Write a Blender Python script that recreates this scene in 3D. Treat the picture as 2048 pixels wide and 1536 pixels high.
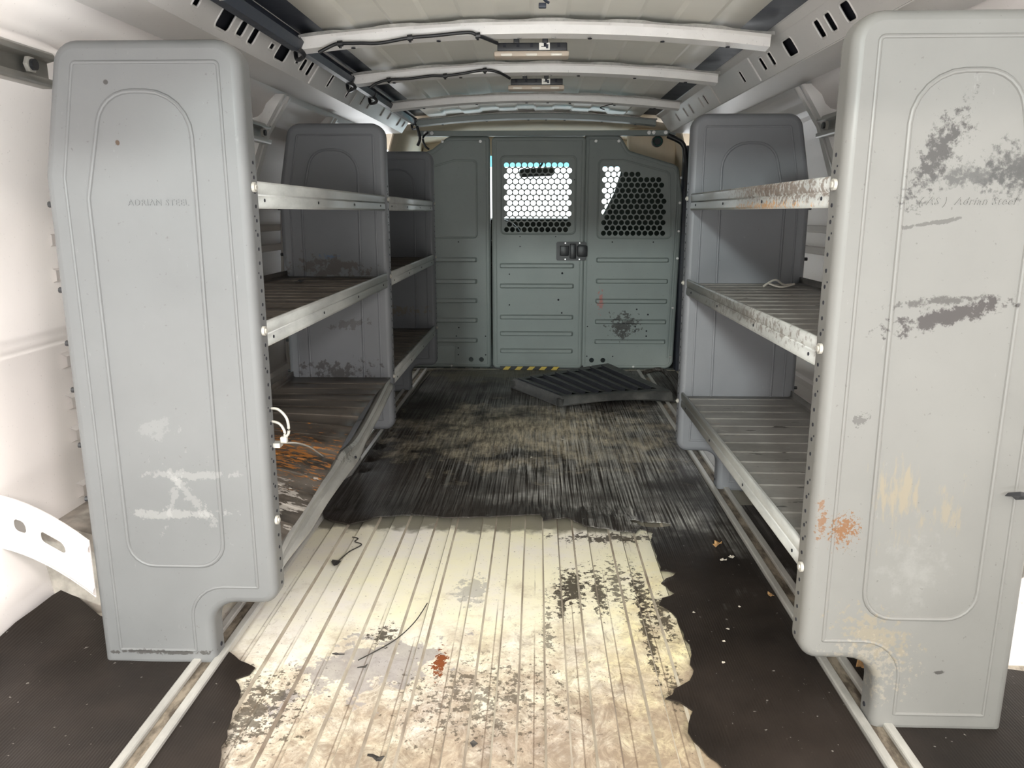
import bpy, bmesh, math, random
from math import sin, cos, pi, radians as rad
from mathutils import Vector, Matrix, noise
from mathutils.geometry import delaunay_2d_cdt
random.seed(7)
S = bpy.context.scene
C = S.collection
for o in list(bpy.data.objects): bpy.data.objects.remove(o)

# ------------------------------------------------------------------ camera
cam_d = bpy.data.cameras.new('camera'); cam = bpy.data.objects.new('camera', cam_d); C.objects.link(cam)
cam_d.sensor_width = 36; cam_d.lens = 36*1550/2048; cam_d.clip_start = .02
cam.location = (0, 0, .9); cam.rotation_euler = (rad(90-12.443), 0, rad(1.876))
S.camera = cam
S.view_settings.view_transform = 'Standard'; S.view_settings.look = 'None'
S.view_settings.gamma = 1; S.view_settings.use_curve_mapping = False
S.view_settings.exposure = 0.0
# ------------------------------------------------------------------ world and lights
W = bpy.data.worlds.new('world'); S.world = W; W.use_nodes = True
_t = W.node_tree; _bg = _t.nodes['Background']; _bg.inputs[0].default_value = (.95, .98, 1, 1)
_tc = _t.nodes.new('ShaderNodeTexCoord'); _sx = _t.nodes.new('ShaderNodeSeparateXYZ'); _mr = _t.nodes.new('ShaderNodeMapRange')
_t.links.new(_tc.outputs['Generated'], _sx.inputs[0]); _t.links.new(_sx.outputs[1], _mr.inputs[0])
for _i, _v in enumerate((-.2, .35, .55, 4.5)): _mr.inputs[_i+1].default_value = _v     # dim workshop behind the van, bright daylight ahead of it
_gz = _t.nodes.new('ShaderNodeMapRange'); _t.links.new(_sx.outputs[2], _gz.inputs[0])     # lit shop floor below the horizon
for _i, _v in enumerate((-.03, -.35, 0, 4.5)): _gz.inputs[_i+1].default_value = _v
_ad = _t.nodes.new('ShaderNodeMath'); _ad.operation = 'ADD'; _t.links.new(_mr.outputs[0], _ad.inputs[0]); 
_bk = _t.nodes.new('ShaderNodeMapRange'); _t.links.new(_sx.outputs[1], _bk.inputs[0])
for _i, _v in enumerate((.1, -.1, 0, 1)): _bk.inputs[_i+1].default_value = _v
_ml = _t.nodes.new('ShaderNodeMath'); _ml.operation = 'MULTIPLY'; _t.links.new(_gz.outputs[0], _ml.inputs[0]); _t.links.new(_bk.outputs[0], _ml.inputs[1]); _t.links.new(_ml.outputs[0], _ad.inputs[1])
_t.links.new(_ad.outputs[0], _bg.inputs[1])
def area(name, loc, target, size, sy, power, col):
    l = bpy.data.lights.new(name, 'AREA'); l.shape = 'RECTANGLE'; l.size = size; l.size_y = sy
    l.energy = power; l.color = col
    o = bpy.data.objects.new(name, l); C.objects.link(o); o.location = loc
    o.rotation_euler = (Vector(target)-Vector(loc)).to_track_quat('-Z', 'Y').to_euler()
    return o
# strip lights on the workshop ceiling behind the van, and the open shop door further back
area('ceiling_strip_light', (2.5, -5.0, 2.88), (-.3, 2, .5), 1.6, .16, 215, (1, .955, .90))
area('ceiling_strip_light', (-1.8, -5.0, 2.88), (.3, 2, .5), 1.6, .16, 250, (1, .93, .84))
area('workshop_lamp', (-.9, -5.2, 2.15), (.3, 4.4, .4), .5, .25, 260, (.90, 1, .96))
area('low_work_light', (.1, -1.3, -.35), (0, 2.2, 1.4), 2.4, 1.2, 60, (1, .98, .93))  # unseen fill added to lift the roof, standing in for floor bounce
area('wall_side_lamp', (1.3, -1.2, 1.9), (-1.1, 1.3, .7), .5, .5, 75, (1, .93, .92))  # unseen fill added to brighten the near left wall
area('ceiling_strip_light', (.2, -3.0, 3.45), (-.1, 1.5, .0), 3.2, 1.2, 165, (1, .965, .84))

# ------------------------------------------------------------------ materials
class NT:
    def __init__(s, name):
        s.m = bpy.data.materials.new(name); s.m.use_nodes = True; s.t = s.m.node_tree
        s.b = s.t.nodes['Principled BSDF']; s.n = 0
        s.pos = s.N('ShaderNodeNewGeometry').outputs['Position']
    def N(s, kind, **kw):
        n = s.t.nodes.new(kind)
        for k, v in kw.items(): setattr(n, k, v)
        return n
    def L(s, a, b): s.t.links.new(a, b)
    def set(s, sock, v):
        if hasattr(v, 'is_output'): s.L(v, sock)
        else: sock.default_value = v
    def math(s, op, a, b=0., c=0.):
        n = s.N('ShaderNodeMath', operation=op)
        s.set(n.inputs[0], a); s.set(n.inputs[1], b); s.set(n.inputs[2], c)
        return n.outputs[0]
    def vec(s, op, a, b):
        n = s.N('ShaderNodeVectorMath', operation=op); s.set(n.inputs[0], a); s.set(n.inputs[1], b)
        return n.outputs['Value'] if op in ('LENGTH',) else n.outputs[0]
    def noise(s, scale, detail=3, rough=.55, stretch=(1, 1, 1), coord=None, dist=0.):
        v = s.vec('MULTIPLY', coord or s.pos, stretch)
        n = s.N('ShaderNodeTexNoise'); s.L(v, n.inputs['Vector'])
        n.inputs['Scale'].default_value = scale; n.inputs['Detail'].default_value = detail
        n.inputs['Roughness'].default_value = rough; n.inputs['Distortion'].default_value = dist
        return n.outputs['Fac']
    def ramp(s, v, a, b, lo=0., hi=1.):
        n = s.N('ShaderNodeMapRange'); n.clamp = True
        s.set(n.inputs[0], v)
        for i, q in enumerate((a, b, lo, hi)): n.inputs[i+1].default_value = q
        return n.outputs[0]
    def mix(s, fac, a, b):
        n = s.N('ShaderNodeMix', data_type='RGBA')
        s.set(n.inputs[0], fac)
        for k, v in ((6, a), (7, b)):
            if hasattr(v, 'is_output'): s.L(v, n.inputs[k])
            else: n.inputs[k].default_value = (*v[:3], 1)
        return n.outputs[2]
    def blob(s, c, r, rot=0, axis='Y', scale=30, th=0., soft=.15, stretch=(1, 1, 1), edge=.62):
        v = s.vec('SUBTRACT', s.pos, c)
        if rot:
            q = s.N('ShaderNodeVectorRotate', rotation_type=axis+'_AXIS'); s.L(v, q.inputs['Vector'])
            q.inputs['Angle'].default_value = rad(rot); v = q.outputs[0]
        v = s.vec('DIVIDE', v, r)
        d = s.vec('LENGTH', v, (0, 0, 0))
        n = s.noise(scale, 4, .7, stretch)
        m = s.math('SUBTRACT', s.ramp(n, .3, .7), s.math('MULTIPLY', d, edge))
        return s.ramp(m, th, th+soft)
    def bump(s, h, strength=.3, dist=.002):
        n = s.N('ShaderNodeBump'); s.L(h, n.inputs['Height'])
        n.inputs['Strength'].default_value = strength; n.inputs['Distance'].default_value = dist
        s.L(n.outputs[0], s.b.inputs['Normal'])
    def fin(s, col, rough=.5, metal=0., spec=None):
        if hasattr(col, 'is_output'): s.L(col, s.b.inputs['Base Color'])
        else: s.b.inputs['Base Color'].default_value = (*col, 1)
        s.set(s.b.inputs['Roughness'], rough); s.b.inputs['Metallic'].default_value = metal
        if spec is not None: s.b.inputs['Specular IOR Level'].default_value = spec
        return s.m

def simple(name, col, rough=.5, metal=0., var=.12, scale=12, spec=None, speck=0., stretch=(1, 1, 1), bump=0.):
    n = NT(name)
    k = n.noise(scale, 5, .6, stretch)
    c = n.mix(n.ramp(k, .3, .7), tuple(q*(1-var) for q in col), tuple(min(1, q*(1+var)) for q in col))
    if speck:
        c = n.mix(n.math('MULTIPLY', n.ramp(n.noise(170, 2, .5), .70, .74), speck), c, (.05, .045, .04))
    if bump: n.bump(n.noise(scale*6, 4), bump)
    return n.fin(c, n.ramp(k, .3, .7, rough*.85, rough*1.15), metal, spec)

GREY = (.162, .160, .153)
def paint(name, base=GREY, marks=(), rough=.46, speck=.45, dark=.06):
    n = NT(name)
    k = n.noise(5, 4, .6)
    c = n.mix(n.ramp(k, .3, .7), tuple(q*(1-dark) for q in base), tuple(q*(1+dark) for q in base))
    c = n.mix(n.math('MULTIPLY', n.ramp(n.noise(150, 2, .5), .725, .76), speck), c, (.06, .055, .05))
    c = n.mix(n.math('MULTIPLY', n.ramp(n.noise(38, 5, .75, (1, 1, .4)), .66, .8), .5), c, (.3, .3, .295))
    for m in marks:
        kw = dict(m); col = kw.pop('col'); st = kw.pop('st', 1.)
        c = n.mix(n.math('MULTIPLY', n.blob(**kw), st), c, col)
    n.bump(n.noise(60, 3), .05)
    return n.fin(c, n.ramp(k, .3, .7, rough*.85, rough*1.2))
DK = (.045, .042, .04); RU = (.15, .068, .024); WH = (.36, .36, .35); BR = (.235, .195, .13)
M = {}
M['panelL'] = paint('grey_panel_paint_left', base=(.138, .142, .145), marks=[
    dict(c=(-.70, 1.39, .33), r=(.10, .1, .012), col=WH, scale=60, st=.28), dict(c=(-.66, 1.39, .41), r=(.10, .1, .010), col=WH, scale=60, st=.22),
    dict(c=(-.66, 1.39, .36), r=(.012, .1, .09), rot=35, col=WH, scale=70, st=.2), dict(c=(-.70, 1.39, .36), r=(.008, .1, .07), rot=-20, col=WH, scale=70, st=.2),
    dict(c=(-.72, 1.39, .50), r=(.035, .1, .03), col=WH, scale=50, st=.12), dict(c=(-.755, 1.39, .033), r=(.12, .1, .006), col=DK, scale=60, st=.9),
    dict(c=(-.735, 1.39, 1.02), r=(.005, .1, .006), col=(.06, .035, .02), scale=5, th=-.1), dict(c=(-.745, 1.39, 1.12), r=(.004, .1, .004), col=DK, scale=5, th=-.1)])
M['panelR'] = paint('grey_panel_paint_right', marks=[
    dict(c=(.600, 1.23, .985), r=(.026, .1, .075), rot=-25, col=(.035,.033,.033), scale=90, th=-.12, soft=.35, st=.9),
    dict(c=(.665, 1.23, .955), r=(.085, .1, .017), rot=4, col=(.05, .05, .05), scale=80, th=-.12, soft=.4, st=.8),
    dict(c=(.73, 1.23, .965), r=(.05, .1, .034), col=(.045, .045, .045), scale=80, th=-.25, soft=.4, st=.9),
    dict(c=(.64, 1.23, .742), r=(.085, .1, .014), rot=14, col=(.035,.03,.03), scale=60, th=-.2, soft=.25, st=.95),
    dict(c=(.63, 1.23, .765), r=(.075, .1, .008), rot=6, col=DK, scale=80, th=-.05, soft=.3, st=.8),
    dict(c=(.513, 1.23, .382), r=(.033, .1, .036), col=RU, scale=190, th=.14, soft=.14, st=.95),
    dict(c=(.476, 1.23, .40), r=(.012, .1, .05), col=RU, scale=120, th=.15, soft=.12, st=.8),
    dict(c=(.60, 1.23, .44), r=(.05, .1, .09), col=BR, scale=40, th=.08, soft=.3, stretch=(1.6, 1, .35), st=.6),
    dict(c=(.68, 1.23, .42), r=(.03, .1, .06), col=BR, scale=45, th=.1, soft=.3, stretch=(1.6, 1, .35), st=.5),
    dict(c=(.525, 1.23, .573), r=(.014, .1, .012), col=DK, scale=90, st=.6), dict(c=(.585, 1.23, .19), r=(.10, .1, .05), rot=-30, col=BR, scale=70, th=.15, st=.5),
    dict(c=(.575, 1.23, .12), r=(.10, .1, .08), col=(.28, .25, .2), scale=110, th=.15, soft=.2, st=.5),
    dict(c=(.64, 1.23, .31), r=(.08, .1, .09), col=WH, scale=30, th=.1, soft=.5, st=.15), dict(c=(.60, 1.23, .885), r=(.055, .1, .004), rot=10, col=DK, scale=40, th=0, st=.6),
    dict(c=(.70, 1.23, .12), r=(.012, .1, .006), col=DK, scale=40, st=.9)])
GR2 = (.165, .173, .190)
M['panel'] = paint('grey_panel_paint_middle', base=GR2, marks=[
    dict(c=(-.70, 2.66, .72), r=(.16, .1, .045), col=(.09, .08, .07), scale=40, th=.05, soft=.2, st=.8),
    dict(c=(-.70, 2.66, .35), r=(.18, .1, .06), col=DK, scale=40, th=.12, soft=.2, st=.8), dict(c=(-.71, 2.66, .755), r=(.05, .1, .014), col=(.08, .14, .25), scale=25, st=.7),
    dict(c=(-.66, 2.66, .52), r=(.09, .1, .02), rot=12, col=(.07, .065, .06), scale=60, th=.08, st=.6), dict(c=(-.71, 3.86, .42), r=(.2, .1, .03), col=(.16, .13, .1), scale=60, th=.1, st=.7)])
M['bulk'] = paint('bulkhead_paint', base=(.27, .305, .295), marks=[
    dict(c=(.50, 4.45, .27), r=(.12, .2, .09), col=DK, scale=38, th=.13, soft=.1, st=.9),
    dict(c=(.48, 4.45, .24), r=(.05, .2, .05), col=DK, scale=60, th=.1, soft=.1, st=.9),
    dict(c=(.36, 4.45, .42), r=(.02, .2, .09), col=(.5, .12, .10), scale=60, th=.15, soft=.1, st=.7)], rough=.42)
def galv(name, base=(.42, .43, .42), marks=()):
    n = NT(name); k = n.noise(14, 5, .7, (1, .35, 1))
    c = n.mix(n.ramp(k, .3, .7), tuple(q*.72 for q in base), tuple(q*1.15 for q in base))
    for m in marks:
        kw = dict(m); col = kw.pop('col'); st = kw.pop('st', 1.)
        c = n.mix(n.math('MULTIPLY', n.blob(**kw), st), c, col)
    return n.fin(c, n.ramp(k, .3, .7, .3, .55), .3)
M['beam'] = galv('galvanised_shelf_metal', marks=[
    dict(c=(.455, 1.70, .95), r=(.05, .42, .045), col=RU, scale=120, th=.16, soft=.3, st=.6),
    dict(c=(.455, 1.65, .915), r=(.05, .40, .012), col=(.5, .26, .08), scale=120, th=.15, soft=.2, st=.7),
    dict(c=(.455, 1.5, .94), r=(.05, .4, .03), col=(.14, .11, .09), scale=80, th=.1, soft=.2, st=.8),
    dict(c=(.455, 1.75, .68), r=(.05, .55, .03), col=(.13, .11, .09), scale=60, th=.08, soft=.3, st=.7)])
M['bent'] = galv('bent_shelf_metal', base=(.36, .36, .34), marks=[
    dict(c=(-.51, 2.02, .27), r=(.05, .1, .03), col=DK, scale=90, th=.1, st=.6)])
M['rail'] = galv('aluminium_rail_metal', base=(.50, .49, .46))
n = NT('rail_channel_dirt'); M['dirt'] = n.fin(n.mix(n.ramp(n.noise(30, 5, .7, (1, .4, 1)), .4, .6), (.07, .055, .04), (.26, .22, .17)), .6)
n = NT('shelf_tray_metal_clean')
k = n.noise(8, 5, .7, (.6, 1, 1))
c = n.mix(n.ramp(k, .3, .7), (.18, .175, .165), (.30, .295, .28))
c = n.mix(n.math('MULTIPLY', n.ramp(n.noise(45, 3, .6, (.35, 1, 1)), .66, .69), .9), c, (.04, .038, .035))
c = n.mix(n.math('MULTIPLY', n.ramp(n.noise(60, 3, .6, (.4, 1.3, 1)), .68, .72), .6), c, (.45, .44, .42))
c = n.mix(n.blob((.62, 2.3, .68), (.1, .03, .1), col=None) if False else n.math('MULTIPLY', n.ramp(n.noise(16, 6, .8), .62, .7), .25), c, (.3, .18, .09))
M['trayR'] = n.fin(c, .45, .25)
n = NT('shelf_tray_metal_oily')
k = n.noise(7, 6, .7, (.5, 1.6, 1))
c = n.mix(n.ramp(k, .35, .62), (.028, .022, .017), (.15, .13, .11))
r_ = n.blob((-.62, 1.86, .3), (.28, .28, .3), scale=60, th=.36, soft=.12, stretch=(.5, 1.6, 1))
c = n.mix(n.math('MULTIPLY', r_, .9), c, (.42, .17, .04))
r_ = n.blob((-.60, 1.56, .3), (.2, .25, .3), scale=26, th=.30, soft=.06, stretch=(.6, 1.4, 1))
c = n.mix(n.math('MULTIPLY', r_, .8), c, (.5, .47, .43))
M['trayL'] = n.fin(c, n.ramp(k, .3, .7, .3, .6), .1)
WHT = (.72, .70, .67)
M['body'] = simple('white_body_paint', (.74, .72, .70), .38, var=.05, scale=3, speck=.25)
M['bodywall'] = simple('white_wall_paint', (.78, .735, .715), .4, var=.04, scale=3, speck=.2)
M['roof'] = simple('roof_skin_paint', (.82, .80, .73), .42, var=.06, scale=3)
M['bow'] = simple('roof_bow_paint', (.84, .82, .80), .35, var=.06, scale=10, speck=.3)
M['sealer'] = simple('seam_sealer', (.44, .43, .41), .7, var=.2, scale=60, bump=.5)
M['hole'] = simple('dark_recess', (.012, .013, .02), .8)  # near-black colour paints the shade of holes, slots and louvre risers
M['gap'] = simple('dark_sound_deadener', (.035, .04, .055), .5, var=.2)
M['black'] = simple('black_plastic', (.02, .021, .024), .38, var=.25, scale=40)
M['conduit'] = simple('dark_blue_conduit', (.035, .042, .062), .42, var=.2, scale=40)
M['rubber'] = None
M['chrome'] = simple('zinc_bolt', (.75, .75, .74), .28, .85)
M['cream'] = simple('cream_headliner', (.84, .72, .56), .8, var=.05)
M['beige'] = simple('beige_lamp_plastic', (.52, .44, .36), .5, var=.06)
M['lens'] = simple('lamp_lens', (.72, .68, .6), .25)
M['label'] = simple('white_label', (.8, .79, .74), .6, var=.03)
M['dark'] = simple('dark_cab_trim', (.03, .035, .033), .7, var=.3)
M['seat'] = simple('dark_seat_cloth', (.035, .045, .04), .9, var=.35, scale=30)
M['yellow'] = simple('yellow_tape', (.62, .45, .08), .5, var=.12, scale=60)
M['leaf'] = simple('dry_leaf', (.36, .21, .09), .8, var=.4, scale=80)
M['paleleaf'] = simple('pale_debris', (.48, .44, .38), .8, var=.3, scale=80)
M['scrap'] = simple('rubber_scrap', (.03, .027, .024), .8, var=.4, scale=60)
M['tie'] = simple('nylon_tie', (.40, .385, .35), .45, var=.05)
M['ptray'] = None
# black pebbled plastic
n = NT('black_moulded_plastic'); n.bump(n.noise(420, 2), .6, .002)
M['ptray'] = n.fin(n.mix(n.ramp(n.noise(16, 4), .45, .75), (.035, .035, .034), (.085, .083, .078)), .42)
# bare steel floor
n = NT('bare_cargo_floor_paint')
k = n.noise(4, 5, .65)
c = n.mix(n.ramp(k, .35, .65), (.80, .76, .60), (.74, .70, .66))
xyz = n.N('ShaderNodeSeparateXYZ'); n.L(n.pos, xyz.inputs[0]); X, Y = xyz.outputs[0], xyz.outputs[1]
yel = n.blob((.10, 1.75, 0), (.45, .35, 1), scale=6, th=-.3, soft=.6); c = n.mix(n.math('MULTIPLY', yel, .4), c, (.80, .76, .48))
yel = n.blob((.25, 1.2, 0), (.12, .5, 1), scale=8, th=-.3, soft=.6); c = n.mix(n.math('MULTIPLY', yel, .7), c, (.84, .74, .40))
front = n.math('ADD', n.ramp(Y, 1.10, 1.85, .20, -.13), n.ramp(X, -.6, .3, -.05, .05))
d1 = n.ramp(n.math('ADD', n.noise(9, 8, .78), front), .46, .72)
c = n.mix(n.math('MULTIPLY', d1, .85), c, (.38, .30, .22))
d2 = n.ramp(n.math('ADD', n.noise(26, 6, .8, (1, .8, 1), dist=1.2), front), .54, .76)
c = n.mix(n.math('MULTIPLY', d2, .7), c, (.17, .125, .09))
g1 = n.blob((-.34, 1.40, 0), (.16, .10, 1), rot=-35, axis='Z', scale=14, th=-.05, soft=.08); c = n.mix(n.math('MULTIPLY', g1, .75), c, (.30, .28, .28))
g2 = n.blob((-.155, 1.73, 0), (.05, .07, 1), scale=40, th=0, soft=.1); c = n.mix(n.math('MULTIPLY', g2, .7), c, (.36, .35, .32))
for cx, cy, rx, ry, th, st in ((.092, 1.76, .035, .09, .02, .95), (.155, 1.74, .022, .13, .1, .9), (.06, 1.70, .02, .10, .1, .9), (.2, 1.78, .03, .2, .25, .8), (.255, 1.72, .025, .16, .15, .9), (.245, 1.55, .012, .2, .05, .9),
        (.29, 1.62, .03, .12, .15, .9), (.03, 1.55, .02, .2, .25, .7), (-.52, 1.25, .1, .14, .2, .8), (-.33, 1.52, .04, .05, .2, .9), (.27, 1.35, .03, .1, .3, .8), (-.1, 1.3, .25, .2, .36, .7), (.22, 2.05, .15, .025, .05, .9)):
    c = n.mix(n.math('MULTIPLY', n.blob((cx, cy, 0), (rx, ry, 1), scale=70, th=th, soft=.1, edge=.5), st), c, (.045, .035, .025))
c = n.mix(n.blob((-.195, 1.42, 0), (.02, .07, 1), scale=60, th=.1, soft=.08), c, (.20, .06, .02))
c = n.mix(n.math('MULTIPLY', n.ramp(n.noise(150, 2, .5), .70, .73), .75), c, (.08, .06, .045))
# grime line beside every rib
fx = n.math('ABSOLUTE', n.math('SUBTRACT', n.math('FRACT', n.math('MULTIPLY', n.math('ADD', X, .607), 11.55)), .5))
gl = n.math('MULTIPLY', n.ramp(fx, .475, .5), n.ramp(n.math('ADD', n.noise(14, 5, .7, (1, .25, 1)), front), .42, .56))
c = n.mix(n.math('MULTIPLY', gl, .8), c, (.12, .085, .06))
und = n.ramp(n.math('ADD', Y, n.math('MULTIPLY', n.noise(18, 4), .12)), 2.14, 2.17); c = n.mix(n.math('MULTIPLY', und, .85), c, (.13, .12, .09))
n.bump(n.noise(20, 6, .7, dist=.8), .35, .002)
M['floor'] = n.fin(c, n.ramp(k, .3, .7, .35, .5))
n = NT('floor_crease_grime'); n.fin(n.mix(n.ramp(n.noise(9, 6, .7, (1, .3, 1)), .35, .65), (.55, .51, .42), (.17, .13, .10)), .6); M['crease'] = n.m  # rib sides: grime plus painted shade so the ribs stand out
# rubber mat
n = NT('ribbed_rubber_mat')
xyz = n.N('ShaderNodeSeparateXYZ'); n.L(n.pos, xyz.inputs[0]); X, Y = xyz.outputs[0], xyz.outputs[1]
k = n.noise(3.2, 5, .65)
c = n.mix(n.ramp(k, .35, .7), (.010, .0075, .006), (.028, .021, .017))
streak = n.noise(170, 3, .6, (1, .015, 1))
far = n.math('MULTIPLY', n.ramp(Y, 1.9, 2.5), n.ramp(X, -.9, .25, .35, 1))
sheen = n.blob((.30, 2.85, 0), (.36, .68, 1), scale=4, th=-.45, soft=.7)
dust_sheen = n.math('MULTIPLY', n.math('MULTIPLY', n.ramp(streak, .40, .66), n.ramp(n.noise(2.6, 4, .6), .30, .66)), n.math('MAXIMUM', n.math('MULTIPLY', far, .35), sheen))  # pale dust streaks, with reflected daylight sheen painted in at the right
c = n.mix(n.math('MULTIPLY', dust_sheen, .9), c, (.80, .80, .76))
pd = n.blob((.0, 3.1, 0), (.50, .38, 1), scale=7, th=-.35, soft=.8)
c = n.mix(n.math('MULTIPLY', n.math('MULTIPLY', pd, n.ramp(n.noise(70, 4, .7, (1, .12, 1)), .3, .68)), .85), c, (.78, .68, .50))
pd = n.blob((-.2, 4.3, 0), (.6, .25, 1), scale=10, th=-.1, soft=.5); c = n.mix(n.math('MULTIPLY', pd, .5), c, (.17, .16, .11))
c = n.mix(n.math('MULTIPLY', n.ramp(n.noise(90, 2, .5), .735, .75), .6), c, (.35, .33, .3))
w = n.N('ShaderNodeMath', operation='SINE'); n.L(n.math('MULTIPLY', X, 1100), w.inputs[0])
n.bump(n.math('ADD', n.math('MULTIPLY', w.outputs[0], .35), n.noise(50, 3)), .25, .0015)
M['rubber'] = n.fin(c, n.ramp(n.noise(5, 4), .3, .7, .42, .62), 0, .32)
# windscreen: thin clear sheet
n = NT('windscreen_glass'); t = n.t
tr = n.N('ShaderNodeBsdfTransparent'); tr.inputs[0].default_value = (.92, .96, .95, 1)
gl = n.N('ShaderNodeBsdfGlossy'); gl.inputs[1].default_value = .03
mx = n.N('ShaderNodeMixShader'); mx.inputs[0].default_value = .05
n.L(tr.outputs[0], mx.inputs[1]); n.L(gl.outputs[0], mx.inputs[2]); n.L(mx.outputs[0], t.nodes['Material Output'].inputs[0]); M['glass'] = n.m
n = NT('tinted_glass_band'); t = n.t
tr = n.N('ShaderNodeBsdfTransparent'); tr.inputs[0].default_value = (.12, .42, .52, 1)
n.L(tr.outputs[0], t.nodes['Material Output'].inputs[0]); M['tint'] = n.m

# ------------------------------------------------------------------ helpers
def finish(name, bm, mats, parent=None, smooth=None, recalc=True, solid=0.):
    if recalc: bmesh.ops.recalc_face_normals(bm, faces=bm.faces)
    me = bpy.data.meshes.new(name); bm.to_mesh(me); bm.free()
    for m in (mats if isinstance(mats, (list, tuple)) else [mats]): me.materials.append(M[m] if isinstance(m, str) else m)
    if smooth is not None:
        me.polygons.foreach_set('use_smooth', [True]*len(me.polygons)); me.set_sharp_from_angle(angle=rad(smooth))
    o = bpy.data.objects.new(name, me); C.objects.link(o)
    if parent: o.parent = parent
    if solid:
        s = o.modifiers.new('sheet', 'SOLIDIFY'); s.thickness = abs(solid); s.offset = -1 if solid > 0 else 1
    return o
def tag(o, label, cat, group=None, kind=None):
    if label: o['label'] = label
    if cat: o['category'] = cat
    if group: o['group'] = group
    if kind: o['kind'] = kind
    return o
def struct(o): o['kind'] = 'structure'; return o
def empty(name, loc=(0, 0, 0)):
    o = bpy.data.objects.new(name, None); C.objects.link(o); o.location = loc; return o
def keep(child, parent):                 # parent a world-built mesh under an empty that is not at the origin
    child.parent = parent; child.matrix_parent_inverse = Matrix.Translation(-Vector(parent.location)); return child
def box(bm, a, b, mi=0, bev=0.):
    vs = [bm.verts.new((x, y, z)) for x in (a[0], b[0]) for y in (a[1], b[1]) for z in (a[2], b[2])]
    fs = [bm.faces.new([vs[i] for i in q]) for q in ((0, 1, 3, 2), (4, 6, 7, 5), (0, 4, 5, 1), (2, 3, 7, 6), (0, 2, 6, 4), (1, 5, 7, 3))]
    for f in fs: f.material_index = mi
    if bev:
        es = list({e for f in fs for e in f.edges})
        r = bmesh.ops.bevel(bm, geom=es, offset=bev, segments=2, affect='EDGES', profile=.5)
        for f in r['faces']: f.material_index = mi
    return vs
def extrude_y(bm, prof, y0, y1, mi=0, closed=False, steps=1, fn=None):
    rows = []
    for i in range(steps+1):
        y = y0+(y1-y0)*i/steps
        rows.append([bm.verts.new(fn(x, y, z) if fn else (x, y, z)) for x, z in prof])
    n_ = len(prof)
    for a, b in zip(rows, rows[1:]):
        for j in range(n_ if closed else n_-1):
            k = (j+1) % n_
            bm.faces.new((a[j], a[k], b[k], b[j])).material_index = mi
    if closed:
        for r in (rows[0], rows[-1]): bm.faces.new(r).material_index = mi
def tube(bm, pts, r, seg=8, mi=0, cap=True):
    pts = [Vector(p) for p in pts]; rings = []
    for i, p in enumerate(pts):
        t = (pts[min(i+1, len(pts)-1)]-pts[max(i-1, 0)]).normalized()
        u = t.cross(Vector((0, 0, 1)));
        if u.length < .05: u = t.cross(Vector((1, 0, 0)))
        u.normalize(); v = t.cross(u)
        rr = r[i] if isinstance(r, (list, tuple)) else r
        rings.append([bm.verts.new(p+(u*cos(2*pi*k/seg)+v*sin(2*pi*k/seg))*rr) for k in range(seg)])
    for a, b in zip(rings, rings[1:]):
        for k in range(seg): bm.faces.new((a[k], a[(k+1) % seg], b[(k+1) % seg], b[k])).material_index = mi
    if cap:
        for q in (rings[0], rings[-1]): bm.faces.new(q).material_index = mi
def cyl(bm, c, axis, r, h, seg=14, mi=0):
    a = Vector(axis).normalized(); tube(bm, [Vector(c)-a*h/2, Vector(c)+a*h/2], r, seg, mi)
def smoothpath(pts, n_=6):
    pts = [Vector(p) for p in pts]; out = []
    for i in range(len(pts)-1):
        p0, p1, p2, p3 = pts[max(i-1, 0)], pts[i], pts[i+1], pts[min(i+2, len(pts)-1)]
        for k in range(n_):
            t = k/n_
            out.append(.5*((2*p1)+(p2-p0)*t+(2*p0-5*p1+4*p2-p3)*t*t+(3*p1-p0-3*p2+p3)*t**3))
    out.append(pts[-1]); return out
def signed_area(p): return .5*sum(p[i][0]*p[(i+1) % len(p)][1]-p[(i+1) % len(p)][0]*p[i][1] for i in range(len(p)))
def rounded(poly, d=0., seg=6):
    """poly = [(x, y, r)] counter-clockwise; d = inward offset"""
    n_ = len(poly); P = [Vector(p[:2]) for p in poly]; out = []
    def line(i):
        a, b = P[i], P[(i+1) % n_]; t = (b-a).normalized(); nrm = Vector((-t.y, t.x)); return a+nrm*d, t
    Q = []
    for i in range(n_):
        p1, t1 = line((i-1) % n_); p2, t2 = line(i)
        den = t1.x*t2.y-t1.y*t2.x
        q = p2-p1; s = (q.x*t2.y-q.y*t2.x)/den; Q.append(p1+t1*s)
    for i in range(n_):
        a, b, c = Q[i-1], Q[i], Q[(i+1) % n_]
        u = (a-b).normalized(); v = (c-b).normalized()
        cross = (b-a).x*(c-b).y-(b-a).y*(c-b).x
        r = poly[i][2]-d if cross > 0 else poly[i][2]+d
        r = max(r, .0015)
        ang = u.angle(v); L = r/math.tan(ang/2); L = min(L, (a-b).length*.49, (c-b).length*.49); r = L*math.tan(ang/2)
        cen = b+(u+v).normalized()*(r/sin(ang/2))
        s0 = b+u*L-cen; s1 = b+v*L-cen
        a0 = math.atan2(s0.y, s0.x); a1 = math.atan2(s1.y, s1.x); da = (a1-a0+pi) % (2*pi)-pi
        for k in range(seg+1):
            t = a0+da*k/seg; out.append(Vector((cen.x+r*cos(t), cen.y+r*sin(t))))
    return out
def ringsmesh(bm, rings, mi=0):
    vr = [[bm.verts.new(p) for p in r] for r in rings]
    for a, b in zip(vr, vr[1:]):
        for k in range(len(a)): bm.faces.new((a[k], a[(k+1) % len(a)], b[(k+1) % len(a)], b[k])).material_index = mi
    return vr
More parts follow.
